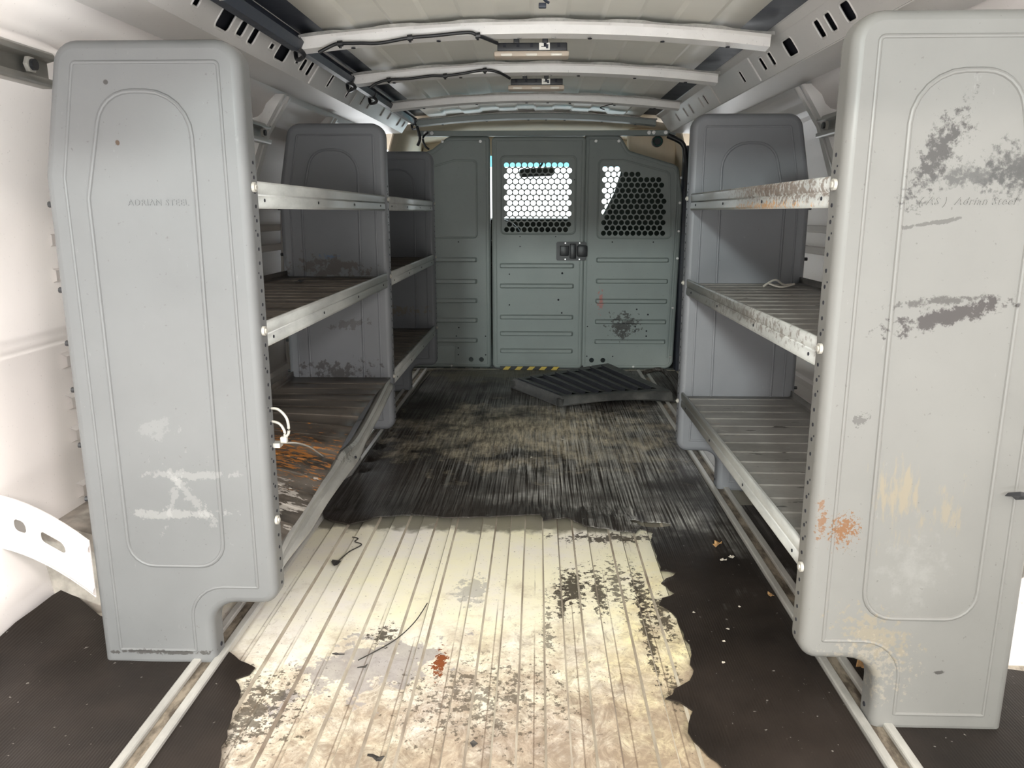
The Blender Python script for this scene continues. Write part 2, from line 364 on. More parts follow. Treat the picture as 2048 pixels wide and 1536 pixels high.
def bead(bm, pts, w, h, to3, closed=True, mi=0):
    """a raised half-round bead along 2D pts; to3(x, z, height)"""
    n_ = len(pts); rows = []
    for i in range(n_):
        a = pts[(i-1) % n_] if closed or i else pts[0]; b = pts[(i+1) % n_] if closed or i < n_-1 else pts[-1]
        t = (b-a).normalized(); nr = Vector((-t.y, t.x))
        rows.append([bm.verts.new(to3(*(pts[i]+nr*w*s), h*q)) for s, q in ((-1, -.15), (-.6, .7), (0, 1), (.6, .7), (1, -.15))])
    for i in range(n_ if closed else n_-1):
        a, b = rows[i], rows[(i+1) % n_]
        for j in range(4): bm.faces.new((a[j], a[j+1], b[j+1], b[j])).material_index = mi
def plate(bm, outer, holes, t, to3, mi=0, inner_pts=()):
    """flat sheet with real holes: outline and holes are lists of 2D Vectors; thickness t along height"""
    vs = []; es = []; loops = []
    for lp in [outer]+list(holes):
        s = len(vs); vs += [Vector(p) for p in lp]; es += [(s+i, s+(i+1) % len(lp)) for i in range(len(lp))]
        loops.append(len(lp))
    nb = len(vs); vs += [Vector(p) for p in inner_pts]
    ov, oe, of, *_ = delaunay_2d_cdt(vs, es, [], 1, 1e-6)
    def inside(p, lp):
        c = False; j = len(lp)-1
        for i in range(len(lp)):
            if (lp[i][1] > p[1]) != (lp[j][1] > p[1]) and p[0] < (lp[j][0]-lp[i][0])*(p[1]-lp[i][1])/(lp[j][1]-lp[i][1])+lp[i][0]: c = not c
            j = i
        return c
    hb = [(min(p[0] for p in h), max(p[0] for p in h), min(p[1] for p in h), max(p[1] for p in h), h) for h in holes]
    keepf = []
    for f in of:
        cx = sum(ov[i][0] for i in f)/len(f); cy = sum(ov[i][1] for i in f)/len(f)
        if not inside((cx, cy), outer): continue
        if any(a < cx < b and c < cy < d and inside((cx, cy), h) for a, b, c, d, h in hb): continue
        keepf.append(f)
    top = {}; bot = {}
    from collections import Counter
    cnt = Counter()
    for f in keepf:
        for i in f:
            if i not in top: top[i] = bm.verts.new(to3(ov[i][0], ov[i][1], 0)); bot[i] = bm.verts.new(to3(ov[i][0], ov[i][1], -t))
        bm.faces.new([top[i] for i in f]).material_index = mi
        bm.faces.new([bot[i] for i in reversed(f)]).material_index = mi
        for k in range(len(f)): cnt[frozenset((f[k], f[(k+1) % len(f)]))] += 1
    for e, q in cnt.items():
        if q == 1:
            a, b = tuple(e); bm.faces.new((top[a], top[b], bot[b], bot[a])).material_index = mi
def circ(x, y, r, n_=14): return [Vector((x+r*cos(2*pi*k/n_), y+r*sin(2*pi*k/n_))) for k in range(n_)]
def rrect(x0, y0, x1, y1, r, seg=4): return rounded([(x0, y0, r), (x1, y0, r), (x1, y1, r), (x0, y1, r)], 0, seg)
def bolt(name, loc, axis, r, parent=None, mat='chrome', h=.006):
    bm = bmesh.new(); cyl(bm, (0, 0, 0), axis, r, h, 12); cyl(bm, Vector(axis)*h*.6, axis, r*.55, h*.8, 6)
    o = finish(name, bm, mat, None, 40); o.location = loc
    if parent: keep(o, parent)
    return o
def text_mesh(txt, size, shear=0, ext=.0006):
    cu = bpy.data.curves.new('lettering', 'FONT'); cu.body = txt; cu.size = size; cu.extrude = ext; cu.shear = shear; cu.space_character = 1.1
    cu.resolution_u = 2
    o = bpy.data.objects.new('lettering', cu); C.objects.link(o); bpy.context.view_layer.update()
    me = bpy.data.meshes.new_from_object(o.evaluated_get(bpy.context.evaluated_depsgraph_get()))
    bpy.data.objects.remove(o); return me

# ------------------------------------------------------------------ van body: floor
Y0, YP = -.25, 4.46
bm = bmesh.new()
rib = [(-.336, -.295), (-.423, -.378), (-.51, -.467), (-.593, -.552), (-.249, -.233), (-.156, -.118), (-.072, -.032), (.021, .062), (.107, .148), (.21, .242), (.281, .319), (.37, .41), (.455, .495), (.54, .58),
       (-.69, -.65), (-.78, -.74), (-.87, -.83), (-.96, -.92), (.63, .67), (.72, .76), (.81, .85), (.9, .94)]
prof = [(-1.14, 0)]
for a, b in sorted(rib): prof += [(a-.003, 0), (a+.001, .0075), (b-.001, .0075), (b+.003, 0)]
prof += [(1.08, 0)]
extrude_y(bm, prof, Y0, YP+.02, steps=1)
bm.faces.ensure_lookup_table()
for f in bm.faces:
    zz = [v.co.z for v in f.verts]; xx = [v.co.x for v in f.verts]
    if max(zz)-min(zz) > .004: f.material_index = 1
extrude_y(bm, [(-1.14, -.04), (1.08, -.04)], Y0, YP+.02)
box(bm, (-1.14, Y0-.01, -.06), (1.08, Y0, .0))
floor = struct(finish('floor', bm, ['floor', 'crease']))
# ------------------------------------------------------------------ van body: side walls
def wallprof(s):
    cx = -.02
    pts = [(1.08, 0), (1.10, .12), (1.10, .60), (1.092, .612), (1.092, .625), (1.10, .64), (1.085, .90), (1.03, 1.10), (1.0, 1.16), (.955, 1.215), (.93, 1.222), (.915, 1.235), (.90, 1.262), (.868, 1.29), (.866, 1.36), (.80, 1.42)]
    return [(cx+s*x, z) for x, z in pts]
walls = {}
for s, nm in ((-1, 'left'), (1, 'right')):
    bm = bmesh.new(); extrude_y(bm, wallprof(s), Y0, YP+.02, steps=1)
    w = struct(finish('wall_'+nm, bm, 'bodywall', smooth=20, solid=.004)); walls[s] = w
    # cant rail: slanted perforated face with a near-black sheet behind as painted shade, flat underside, top cap
    T = 'left' if s < 0 else 'right'
    def up(y): return .011*(y-1.4)
    A = Vector((-.02+s*.735, 1.297)); B = Vector((-.02+s*.682, 1.372)); O_ = Vector((-.02+s*.865, 1.293))
    e = (B-A); Lf = e.length; nrm = Vector((-e.y, e.x)).normalized() * (1 if s < 0 else -1)
    nrm = nrm if nrm.dot(Vector((-s, 0))) > 0 else -nrm
    def to3(y, q, h): p = A+e*(q/Lf)+nrm*h; return (p.x, y, p.y+up(y))
    if s < 0:
        hs = [(1.30, .022, .05), (1.58, .02, .05), (1.76, .010, .022), (1.92, .026, .055), (2.02, .014, .042), (2.10, .014, .05), (2.24, .011, .02), (2.33, .03, .052), (2.47, .011, .018), (2.53, .013, .042), (2.6, .013, .05),
              (2.85, .011, .05), (3.12, .011, .05), (3.36, .010, .045), (3.49, .010, .045), (3.78, .010, .042), (3.95, .010, .035), (4.22, .010, .045), (4.36, .010, .03)]
    else:
        hs = [(1.892, .018, .05), (1.996, .013, .05), (2.07, .013, .05), (2.30, .027, .052), (2.473, .012, .045), (2.563, .012, .045), (2.811, .011, .045), (3.40, .011, .045), (3.49, .006, .045), (3.711, .010, .045), (3.846, .008, .045), (4.06, .011, .042), (1.74, .009, .025), (1.70, .005, .012)]
    holes = [rrect(y-w_*1.5, Lf/2-h_*.5, y+w_*1.5, Lf/2+h_*.5, min(w_*1.5, h_/2)*.45, 3) for y, w_, h_ in hs]
    bm = bmesh.new(); plate(bm, [Vector(p) for p in ((Y0, 0), (YP, 0), (YP, Lf), (Y0, Lf))], holes, .003, to3)
    # pressed rims around the holes
    for h in holes:
        bead(bm, h, .003, .0022, to3)
    for yy in (1.48, 2.66, 3.23):
        bead(bm, [Vector((yy, .004)), Vector((yy, Lf-.004))], .007, .004, to3, closed=False)
    cr = finish('cant_rail', bm, 'body', w, smooth=30)
    bm = bmesh.new()
    def f2(x, y, z): return (x, y, z+up(y))
    extrude_y(bm, [(A.x, A.y-.0005), (O_.x, O_.y)], Y0, YP, fn=f2)
    extrude_y(bm, [(B.x, B.y), (B.x-s*.02, B.y+.012), (B.x-s*.022, B.y+.02)], Y0, YP, fn=f2)
    finish('cant_rail_flange', bm, 'body', w, solid=.003)
    bm = bmesh.new(); extrude_y(bm, [(A.x+s*.02, A.y+.006), (B.x+s*.02, B.y+.004)], Y0, YP, fn=f2)
    finish('cant_rail_cavity', bm, 'hole', w, solid=.003)
    # dark navy strip filling the gap between the roof skin and the cant rail
    bm = bmesh.new(); extrude_y(bm, [(-.02+s*.575, 1.392), (-.02+s*.71, 1.384)], Y0, YP, fn=f2)
    finish('roof_gutter', bm, 'gap', w, solid=.003)
    # hat section pillars
    for yc in ((2.77, 3.41) if s < 0 else (2.62, 1.9)):
        bm = bmesh.new(); rows = []
        for z, xo, w_ in ((1.292, .875, .055), (1.24, .91, .05), (1.17, .955, .045), (1.05, 1.0, .06), (.90, 1.045, .05), (.6, 1.06, .05), (.3, 1.06, .05), (.02, 1.05, .06)):
            x = -.02+s*xo
            rows.append([bm.verts.new((x+s*dx, yc+dy, z)) for dx, dy in ((.03, -w_-.02), (.025, -w_), (-.035, -w_*.8), (-.035, -.012), (-.015, -.008), (-.015, .008), (-.035, .012), (-.035, w_*.8), (.025, w_), (.03, w_+.02))])
        for a, b in zip(rows, rows[1:]):
            for j in range(len(a)-1): bm.faces.new((a[j], a[j+1], b[j+1], b[j]))
        finish('body_pillar', bm, 'body', w, smooth=30, solid=.003)
    # horizontal pressed swages on the wall between the shelves
    bm = bmesh.new()
    for z0 in (.16, .24, .38, .46, .56, .76, .84):
        extrude_y(bm, [(-.02+s*1.10, z0-.02), (-.02+s*1.08, z0-.012), (-.02+s*1.08, z0+.012), (-.02+s*1.10, z0+.02)], 1.75, 4.4)
    finish('wall_swage', bm, 'bodywall', w)

# ------------------------------------------------------------------ roof
def zc(y): return 1.398+.008*(y-2.3)
def zr(x, y): return zc(y)+.028-.105*((x+.02)**2)
bm = bmesh.new()
xs = []; NB = 12
for i in range(NB):
    a = -.60+1.16*i/NB; b = a+1.16/NB
    up_ = .005 if i % 2 else 0
    xs += [(a+.006, up_), (b-.006, up_)]
rows = []
for y in [Y0+.35+ (YP-.2-Y0)*k/10 for k in range(11)]:
    rows.append([bm.verts.new((x, y, zr(x, y)+u)) for x, u in xs])
for a, b in zip(rows, rows[1:]):
    for j in range(len(a)-1): bm.faces.new((a[j], b[j], b[j+1], a[j+1]))
ceiling = struct(finish('ceiling', bm, 'roof', smooth=12, solid=-.004))
bm = bmesh.new()                                            # outer skin and rear header
extrude_y(bm, [(-.93, 1.28), (-.90, 1.38), (-.80, 1.43), (-.4, 1.47), (0, 1.485), (.4, 1.47), (.76, 1.43), (.86, 1.38), (.89, 1.28)], .08, 5.6)
finish('outer_roof_skin', bm, 'body', ceiling, solid=-.004)
bm = bmesh.new(); box(bm, (-.78, .08, 1.385), (.74, .16, 1.44)); finish('rear_header', bm, 'body', ceiling)
for k, yb in enumerate((1.72, 2.31, 2.94, 3.69, 4.40)):
    bm = bmesh.new(); rows = []; N = 60
    for i in range(N+1):
        x = -.668+1.296*i/N; t = (x+.02)/.63
        z = zc(yb)-.012-.036*t*t
        wav = .004*math.tanh(3*sin((x+.02)*2*pi/.21))          # the flange follows the roof swages
        prf = ((-.07, .026), (-.066, .034+wav*.5), (-.042+wav, .034), (-.034, .026), (-.030, .004), (.014, .0), (.019, .014), (.034, .014), (.036, .008))
        rows.append([bm.verts.new((x, yb+dy, z+dz-.010)) for dy, dz in prf])
    for a, b in zip(rows, rows[1:]):
        for j in range(len(a)-1):
            f = bm.faces.new((a[j], b[j], b[j+1], a[j+1])); f.material_index = 1 if j < 2 else 0
    for x in (-.52, -.28, -.055, .04, .14, .34, .52):
        t = (x+.02)/.63; z = zc(yb)-.012-.036*t*t-.0125
        cyl(bm, (x, yb-.003, z), (0, 0, 1), .006, .002, 10, 2 if abs(x) > .1 or k > 2 else 3)
    finish('roof_bow', bm, ['bow' if k < 4 else 'bulk', 'sealer', 'hole', 'chrome'], ceiling, smooth=14, solid=0)

# ------------------------------------------------------------------ bulkhead partition
bh = tag(empty('bulkhead_partition', (0, YP, 0)), 'grey steel bulkhead with a meshed door closing off the cab', 'partition')
def face3(y0): return lambda x, z, h: (x, y0-h, z)
def ribs(bm, x0, x1, zs, y0, h=.018):
    for z in zs:
        r0 = rrect(x0, z-.014, x1, z+.014, .008); r1 = rrect(x0+.006, z-.008, x1-.010, z+.008, .006)
        v = ringsmesh(bm, [[(p.x, y0, p.y) for p in r0], [(p.x, y0-h, p.y) for p in r1]]); bm.faces.new(v[-1])
def hexgrid(x0, x1, z0, nrow, skip=None, r=.0142):
    out = []
    for k in range(nrow):
        z = z0-.0291*k; x = x0+(.0167 if k % 2 else 0)
        while x <= x1+(.0167 if k % 2 else 0)+1e-4:
            if not skip or not skip(x, z): out.append(circ(x, z, r, 14))
            x += .0331
    return out
# left panel
lp = [(-.80, .012, .03), (-.268, .012, .02), (-.268, 1.312, .02), (-.50, 1.312, .05), (-.59, 1.245, .05), (-.80, 1.17, .05)]
rp = [(.254, .012, .02), (.79, .012, .05), (.805, .97, .08), (.775, 1.155, .05), (.50, 1.235, .04), (.448, 1.318, .04), (.254, 1.318, .02)]
dp = [(-.258, .014, .025), (.262, .014, .025), (.262, 1.310, .025), (-.258, 1.310, .025)]
def panel_sheet(name, poly, y0, holes, raised=(), rb=(), extra=None, small=(), rim=True):
    bm = bmesh.new(); R0 = .012
    base = rounded(poly, R0)
    plate(bm, base, holes, .002, face3(y0))
    rr = []
    for t in range(5):
        a = t/4*pi/2; rr.append([(p.x, y0+R0*(1-cos(a)), p.y) for p in rounded(poly, R0*(1-sin(a)))])
    rr.append([(p.x, y0+.028, p.y) for p in rounded(poly, 0)])
    ringsmesh(bm, rr)
    if rim: bead(bm, rounded(poly, .024), .004, .002, face3(y0))
    for q in raised: bead(bm, q, .006, .0045, face3(y0))
    for x0, x1, zs in rb: ribs(bm, x0, x1, zs, y0)
    for x, z, r in small: cyl(bm, (x, y0-.0005, z), (0, 1, 0), r, .002, 12, 1)
    return keep(finish(name, bm, ['bulk', 'hole'], None, smooth=35), bh)
big = lambda x, z: circ(x, z, .014, 16)
pl_ = panel_sheet('fixed_panel', lp, YP-.004, [big(-.386, .062), big(-.325, .062)], raised=[rounded([(-.70, .765, .02), (-.345, .765, .02), (-.345, 1.185, .02), (-.47, 1.185, .02), (-.70, 1.12, .02)])],
    rb=[(-.66, -.345, (.64, .517, .407, .294, .177))], small=[(-.45, .74, .004), (-.45, .64, .004), (-.47, .20, .004), (-.30, .20, .004), (-.455, .25, .004), (-.46, .13, .004), (-.46, .09, .004), (-.30, .09, .004)])
bm = bmesh.new(); plate(bm, rrect(-.575, .04, -.48, .145, .012), [], .004, face3(YP-.010)); keep(finish('access_cover', bm, 'bulk'), bh)
mesh_d = hexgrid(-.176, .158, 1.158, 13)
door = panel_sheet('bulkhead_door', dp, YP-.022, mesh_d, raised=[rrect(-.208, .785, .208, 1.205, .025)], rb=[(-.215, .207, (.608, .494, .316, .22, .119))],
    small=[(-.10, .715, .003), (-.21, 1.08, .003), (.20, 1.08, .003), (-.16, .56, .004), (-.16, .385, .004), (.14, .566, .006), (.14, .34, .005), (.0, .494, .003), (-.05, .494, .003), (.17, .494, .003), (-.1, .77, .003), (.1, .77, .003), (.12, .415, .006), (.19, .316, .003)])
def skipr(x, z):
    return x > .727-.002 or z > 1.152-(x-.45)*.12 or (x > .70 and z > .86)
mesh_r = hexgrid(.369, .72, 1.138, 13, lambda x, z: (z > 1.145-max(0, x-.42)*.24) or x > .715-.1*max(0, z-.85)+.0)
rpan = panel_sheet('fixed_panel', rp, YP-.004, mesh_r+[big(.318, .062), big(.384, .062)], raised=[rounded([(.335, .762, .022), (.745, .762, .022), (.725, 1.118, .03), (.47, 1.185, .03), (.335, 1.185, .022)])],
    rb=[(.332, .742, (.640, .521, .407, .289, .173))], small=[(.42, .74, .004), (.65, .74, .004), (.42, .64, .003), (.5, .64, .003), (.58, .64, .003), (.66, .64, .003), (.57, .36, .005), (.635, .33, .005), (.565, .26, .005), (.565, .235, .005), (.63, .235, .005), (.63, .205, .005), (.29, .26, .004), (.29, .085, .004), (.44, .085, .004), (.41, .173, .003), (.49, .173, .003)])
bm = bmesh.new()
bead(bm, [Vector((.762, 1.13)), Vector((.768, .97)), Vector((.752, .08))], .006, .004, face3(YP-.004), closed=False); keep(finish('panel_fold', bm, 'bulk'), bh)
# frame: top bar, sill, tape
bm = bmesh.new(); box(bm, (-.665, YP-.03, 1.312), (.745, YP+.012, 1.340), bev=.003); keep(finish('top_bar', bm, 'bulk'), bh)
for x in (-.62, -.585, .60, .625, .69): bolt('bolt', (x, YP-.033, 1.327), (0, -1, 0), .010, bh)
for x in (-.53, -.32, .315, .44): bolt('bolt', (x, YP-.012, 1.285), (0, -1, 0), .008, bh)
for z in (1.09, .955, .80, .65, .37, .085): bolt('bolt', (.787-(.015 if z < .5 else 0), YP-.012, z), (0, -1, 0), .007, bh)
for x in (-.5, .315, .56): bolt('bolt', (x, YP-.012, .026), (0, -1, 0), .007, bh)
bm = bmesh.new(); box(bm, (-.75, YP-.045, 0), (.80, YP-.018, .012), bev=.002); keep(finish('sill', bm, 'floor'), bh)
bm = bmesh.new(); box(bm, (-.26, YP-.016, .006), (.27, YP+.01, .03), bev=.002); keep(finish('step_edge', bm, 'black'), bh)
bm = bmesh.new(); k = -.20
while k < .1:
    x0 = k; a = [(x0, .008), (x0+.032, .008), (x0+.05, .0275), (x0+.018, .0275)]
    bm.faces.new([bm.verts.new((x, YP-.0475, z+.002)) for x, z in a]); k += .07
tp = keep(finish('hazard_stripe', bm, 'yellow', solid=.001), bh)
bm = bmesh.new(); box(bm, (-.215, YP-.047, .006), (.12, YP-.040, .031)); keep(finish('hazard_tape', bm, 'black'), bh)
# latch
bm = bmesh.new(); plate(bm, rrect(.105, .638, .272, .742, .010), [], .006, face3(YP-.030)); la = keep(finish('latch', bm, 'black', smooth=30), bh)
bm = bmesh.new(); box(bm, (.125, YP-.040, .665), (.175, YP-.030, .72), bev=.004); box(bm, (.18, YP-.055, .650), (.215, YP-.030, .73), bev=.004)
box(bm, (.222, YP-.058, .662), (.278, YP-.030, .722), bev=.006)
o = finish('latch_handle', bm, 'black', smooth=40); o.parent = la
for x, z in ((.155, .735), (.235, .735), (.155, .645), (.235, .645)):
    bm = bmesh.new(); cyl(bm, (x, YP-.031, z), (0, 1, 0), .004, .003, 10); o = finish('rivet', bm, 'chrome'); o.parent = la
# small plastic strip above
# ------------------------------------------------------------------ cab beyond the mesh
bm = bmesh.new()                                                   # cab shell
extrude_y(bm, [(-.95, .0), (-.98, .8), (-.80, 1.37), (-.4, 1.425), (0, 1.435), (.4, 1.425), (.78, 1.37), (.94, .8), (.92, .0)], YP+.03, 5.62)
cab = struct(finish('trim_1', bm, 'cream', smooth=40, solid=.01))
bm = bmesh.new(); box(bm, (-.95, 5.55, -.02), (.92, 6.2, .862), bev=.02); struct(finish('trim_2', bm, 'dark'))
bm = bmesh.new(); box(bm, (-.95, YP+.03, -.02), (.92, 5.6, .01)); struct(finish('trim_3', bm, 'dark'))
bm = bmesh.new()
v = [(-.85, 6.1, .86), (.81, 6.1, .86), (.74, 5.63, 1.29), (-.78, 5.63, 1.29)]; bm.faces.new([bm.verts.new(p) for p in v]); win = struct(finish('window_1', bm, 'glass'))
bm = bmesh.new(); v = [(-.80, 5.705, 1.219), (.75, 5.705, 1.219), (.74, 5.625, 1.295), (-.78, 5.625, 1.295)]; bm.faces.new([bm.verts.new(p) for p in v]); o = finish('tint_band', bm, 'tint'); o.parent = win; o['kind'] = 'structure'
bm = bmesh.new()
for s in (-1, 1):
    a = Vector((-.02+s*.80, 5.60, 1.32)); b = Vector((-.02+s*.90, 6.12, .84)); tube(bm, [a, b], .05, 8)
box(bm, (-.8, 5.58, 1.29), (.76, 5.64, 1.44)); struct(finish('trim_4', bm, 'cream'))
bm = bmesh.new(); box(bm, (-.97, 5.60, -.02), (-.94, 6.2, .86)); box(bm, (.91, 5.60, -.02), (.94, 6.2, .86)); struct(finish('trim_5', bm, 'dark'))
# mirror
mr = empty('rear_view_mirror', (-.02, 5.45, 1.17)); tag(mr, 'dark rear-view mirror seen through the meshed bulkhead door', 'mirror')
bm = bmesh.new(); r0 = rounded([(-.130, 1.135, .02), (.112, 1.145, .03), (.112, 1.205, .03), (-.130, 1.19, .02)])
v = ringsmesh(bm, [[(p.x, 5.43, p.y) for p in r0], [(p.x, 5.40, p.y) for p in rounded([(-.130, 1.135, .02), (.112, 1.145, .03), (.112, 1.205, .03), (-.130, 1.19, .02)], .008)]]); bm.faces.new(v[-1]); bm.faces.new(v[0])
keep(finish('housing', bm, 'dark', smooth=40), mr)
bm = bmesh.new(); tube(bm, smoothpath([(.0, 5.43, 1.19), (.03, 5.52, 1.24), (.03, 5.60, 1.30)]), .008); keep(finish('mirror_stem', bm, 'dark'), mr)
# seat behind the right mesh
st = tag(empty('cab_seat', (.62, 5.0, 0)), 'dark cab seat filling the right-hand mesh window', 'seat')
bm = bmesh.new(); r0 = [(.42, .30, .04), (.93, .30, .04), (.93, 1.05, .05), (.80, 1.25, .05), (.54, 1.25, .04), (.47, 1.02, .04), (.37, .82, .04)]
rr = [[(p.x, 4.86+dy, p.y) for p in rounded(r0, d)] for d, dy in ((.05, 0), (.02, .01), (0, .05), (0, .12), (.03, .16))]
v = ringsmesh(bm, rr); bm.faces.new(v[0]); bm.faces.new(v[-1]); keep(finish('backrest', bm, 'seat', smooth=50), st)
bm = bmesh.new(); box(bm, (.40, 4.9, .01), (.90, 5.45, .40), bev=.04); keep(finish('seat_base', bm, 'seat', smooth=50), st)
# steering wheel
sw = tag(empty('steering_wheel', (-.38, 5.4, .80)), 'black steering wheel low behind the meshed bulkhead door', 'steering wheel')
bm = bmesh.new(); pts = [(-.28+.17*cos(t), 5.42+.07*sin(t), .70+.15*sin(t)) for t in [2*pi*k/28 for k in range(29)]]; tube(bm, pts, .014, 8, cap=False); keep(finish('rim', bm, 'black', smooth=60), sw)
bm = bmesh.new(); tube(bm, [(-.44, 5.42, .70), (-.12, 5.42, .70)], .018, 8); tube(bm, [(-.28, 5.42, .70), (-.28, 5.58, .66)], .03, 10); keep(finish('hub', bm, 'black', smooth=60), sw)
# right hand door opening: pillar trim and rubber seal
bm = bmesh.new(); box(bm, (.80, YP-.03, 0), (.86, YP+.06, 1.26), bev=.01); box(bm, (.86, 4.25, 0), (.93, YP, 1.25), bev=.012); struct(finish('trim_6', bm, 'gap', smooth=40))
sp = [(.70, 4.42, 1.31), (.78, 4.42, 1.27), (.80, 4.42, 1.20), (.815, 4.40, 1.05), (.835, 4.36, .85), (.845, 4.32, .6), (.845, 4.30, .3), (.84, 4.3, .02)]
bm = bmesh.new(); tube(bm, smoothpath(sp), .014, 8); tag(finish('door_seal', bm, 'black', smooth=60), 'black rubber door seal running down beside the bulkhead', 'door seal')
# cream pillar top with green belt reel visible at bulkhead's right corner
bm = bmesh.new(); box(bm, (.52, YP+.25, 1.15), (.80, YP+.33, 1.38), bev=.02); struct(finish('trim_7', bm, 'cream', smooth=40))
bm = bmesh.new(); cyl(bm, (0, 0, 0), (0, 1, 0), .030, .03, 18, 0); tube(bm, [(.022*cos(t), -.017, .022*sin(t)) for t in [2*pi*k/16 for k in range(17)]], .003, 6, 1, cap=False)
gz = simple('dark_green_plastic', (.02, .10, .08), .4); M['green'] = gz
o = finish('speaker_cap', bm, ['black', 'green'], smooth=40); o.location = (.655, YP+.03, 1.285); tag(o, 'small round black and green cap in the cab roof corner', 'cap')

# ------------------------------------------------------------------ shelving
PANEL = [(0, .140, .030), (.0, 1.19, .045)]
def panel_poly():                        # u, z ; counter-clockwise
    return [(.135, 0, .008), (.365, 0, .008), (.365, .965, .05), (.322, 1.19, .045), (0, 1.19, .045), (0, .14, .032), (.135, .14, .05)][::1]
def end_panel(parent, s, xe, y0, mat, lettering=None, lean=0.):
    poly = panel_poly()
    if signed_area(poly) < 0: poly = poly[::-1]
    X = lambda u: xe+s*u
    bm = bmesh.new(); R0 = .016; rr = []
    base = rounded(poly, R0)
    f = bm.faces.new([bm.verts.new((X(p.x), y0, p.y)) for p in base])
    for t in range(6):
        a = t/5*pi/2; rr.append([(X(p.x), y0+R0*(1-cos(a)), p.y) for p in rounded(poly, R0*(1-sin(a)))])
    rr.append([(X(p.x), y0+.046, p.y) for p in rounded(poly, 0)])
    rr.append([(X(p.x), y0+.047, p.y) for p in rounded(poly, .010)])
    ringsmesh(bm, rr)
    f.normal_update(); bmesh.ops.triangulate(bm, faces=[f])
    t3 = lambda u, z, h: (X(u), y0-h, z)
    # pressed outline bead and the arched bead in the middle
    g = rounded(poly, .038)
    bead(bm, g, .0035, .0022, t3)
    arch = [(.100, .222, .05), (.288, .222, .05), (.288, .925, .04), (.245, 1.105, .065), (.092, 1.105, .075)]
    if signed_area(arch) < 0: arch = arch[::-1]
    bead(bm, rounded(arch, 0), .0045, .0032, t3)
    # punched slots down both flanges
    z = .175
    while z < .99:
        cyl(bm, (X(-.0003), y0+.031, z), (1, 0, 0), .0033, .0012, 8, 1)
        if z > .3 and int(z*1000) % 2 == 0: cyl(bm, (X(-.0003), y0+.022, z+.008), (1, 0, 0), .0018, .0012, 6, 1)
        z += .0254
    cyl(bm, (X(.1345), y0+.032, .035), (1, 0, 0), .0045, .0015, 10, 1)
    o = keep(finish('end_panel', bm, [mat, 'hole'], None, smooth=28), parent)
    for zz in (.915, .76, .66, .57, .46, .35):
        bm = bmesh.new(); cyl(bm, (0, 0, 0), (1, 0, 0), .0055, .012, 8); b = finish('rubber_plug', bm, 'black'); b.location = (X(.371), y0+.025, zz); b.parent = o
    if lettering:
        me, (u0, z0) = lettering
        me.materials.append(M[mat]); b = bpy.data.objects.new('embossed_lettering', me); C.objects.link(b)
        b.location = (u0, y0-.0006, z0); b.rotation_euler = (pi/2, 0, 0); b.parent = o
    return o
def shelf(parent, s, xe, ya, yb, zt, tray, lipmat='beam', lip=True, sag=None, depth=.36):
    X = lambda u: xe+s*u
    sag = sag or (lambda u, y: 0)
    # tray with cross grooves
    bm = bmesh.new(); ys = [ya]
    g = ya+.05
    prof = [(ya, 0)]
    while g < yb-.04:
        prof += [(g-.004, 0), (g-.001, .0022), (g+.001, .0022), (g+.004, 0)]; g += .079
    prof += [(yb, 0)]
    us = [.006, .06, .12, .18, .24, .30, .345, .352, .353]
    rows = []
    for y, dz in prof:
        rows.append([bm.verts.new((X(u), y, zt-.014+(dz if u < .34 else 0)+(.022 if u > .3525 else (.004 if u > .35 else 0))-sag(u, y))) for u in us])
    for a, b in zip(rows, rows[1:]):
        for j in range(len(a)-1): bm.faces.new((a[j], b[j], b[j+1], a[j+1]))
    sh = keep(finish('shelf', bm, tray, None, smooth=20, solid=.002), parent)
    if lip:
        bm = bmesh.new()
        lp_ = [(.020, -.013), (.012, -.001), (.006, 0), (.0035, -.004), (.0045, -.022), (.0075, -.0245), (.0045, -.027), (.0035, -.044), (.006, -.049), (.018, -.049)]
        extrude_y(bm, [(X(u), zt+z) for u, z in lp_], ya, yb, steps=2)
        for k in range(4):
            y = ya+.08+(yb-ya-.16)*k/3; cyl(bm, (X(.0032), y, zt-.034), (1, 0, 0), .0032, .0014, 8, 1)
        b = finish('front_lip', bm, [lipmat, 'hole'], None, smooth=25, solid=.0015); b.parent = sh
    return sh
def post_bolts(parent, s, xe, y0, zs, r=.009):
    for z in zs:
        bolt('shelf_bolt', (xe-s*.003, y0+.022, z), (-s, 0, 0), r, parent, 'tie', .005)

XL, XR = -.510, .460
uL = tag(empty('shelving_unit', (-.69, 1.39, 0)), 'grey two-bay steel shelving unit along the left wall with a torn-off bottom lip', 'shelving')
tl = text_mesh('ADRIAN STEEL', .0155); 
end_panel(uL, -1, XL, 1.39, 'panelL', (tl, (-.728, .913)))
end_panel(uL, -1, XL, 2.66, 'panel'); end_panel(uL, -1, XL, 3.86, 'panel')
uR = tag(empty('shelving_unit', (.65, 1.23, 0)), 'grey single-bay steel shelving unit along the right wall with scuffed near panel', 'shelving')
tr_ = text_mesh('( AS )  Adrian Steel', .0165, .3)
end_panel(uR, 1, XR, 1.23, 'panelR', (tr_, (.578, .912)))
end_panel(uR, 1, XR, 2.44, 'panel')
Zs = (.957, .699, .345)
for (a, b) in ((1.40, 2.66), (2.70, 3.86)):
    for z in Zs:
        if a < 2 and z < .4:
            def sag(u, y):
                t = max(0, min(1, (2.35-y)/.85)); t = t*t*(3-2*t); return .085*t*max(0, 1-u/.30)**1.3
            bsh = shelf(uL, -1, XL, a, b, z, 'trayL', lip=False, sag=sag)
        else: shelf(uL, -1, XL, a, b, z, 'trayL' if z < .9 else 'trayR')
for z in Zs: shelf(uR, 1, XR, 1.24, 2.44, z if z > .4 else .338, 'trayR')
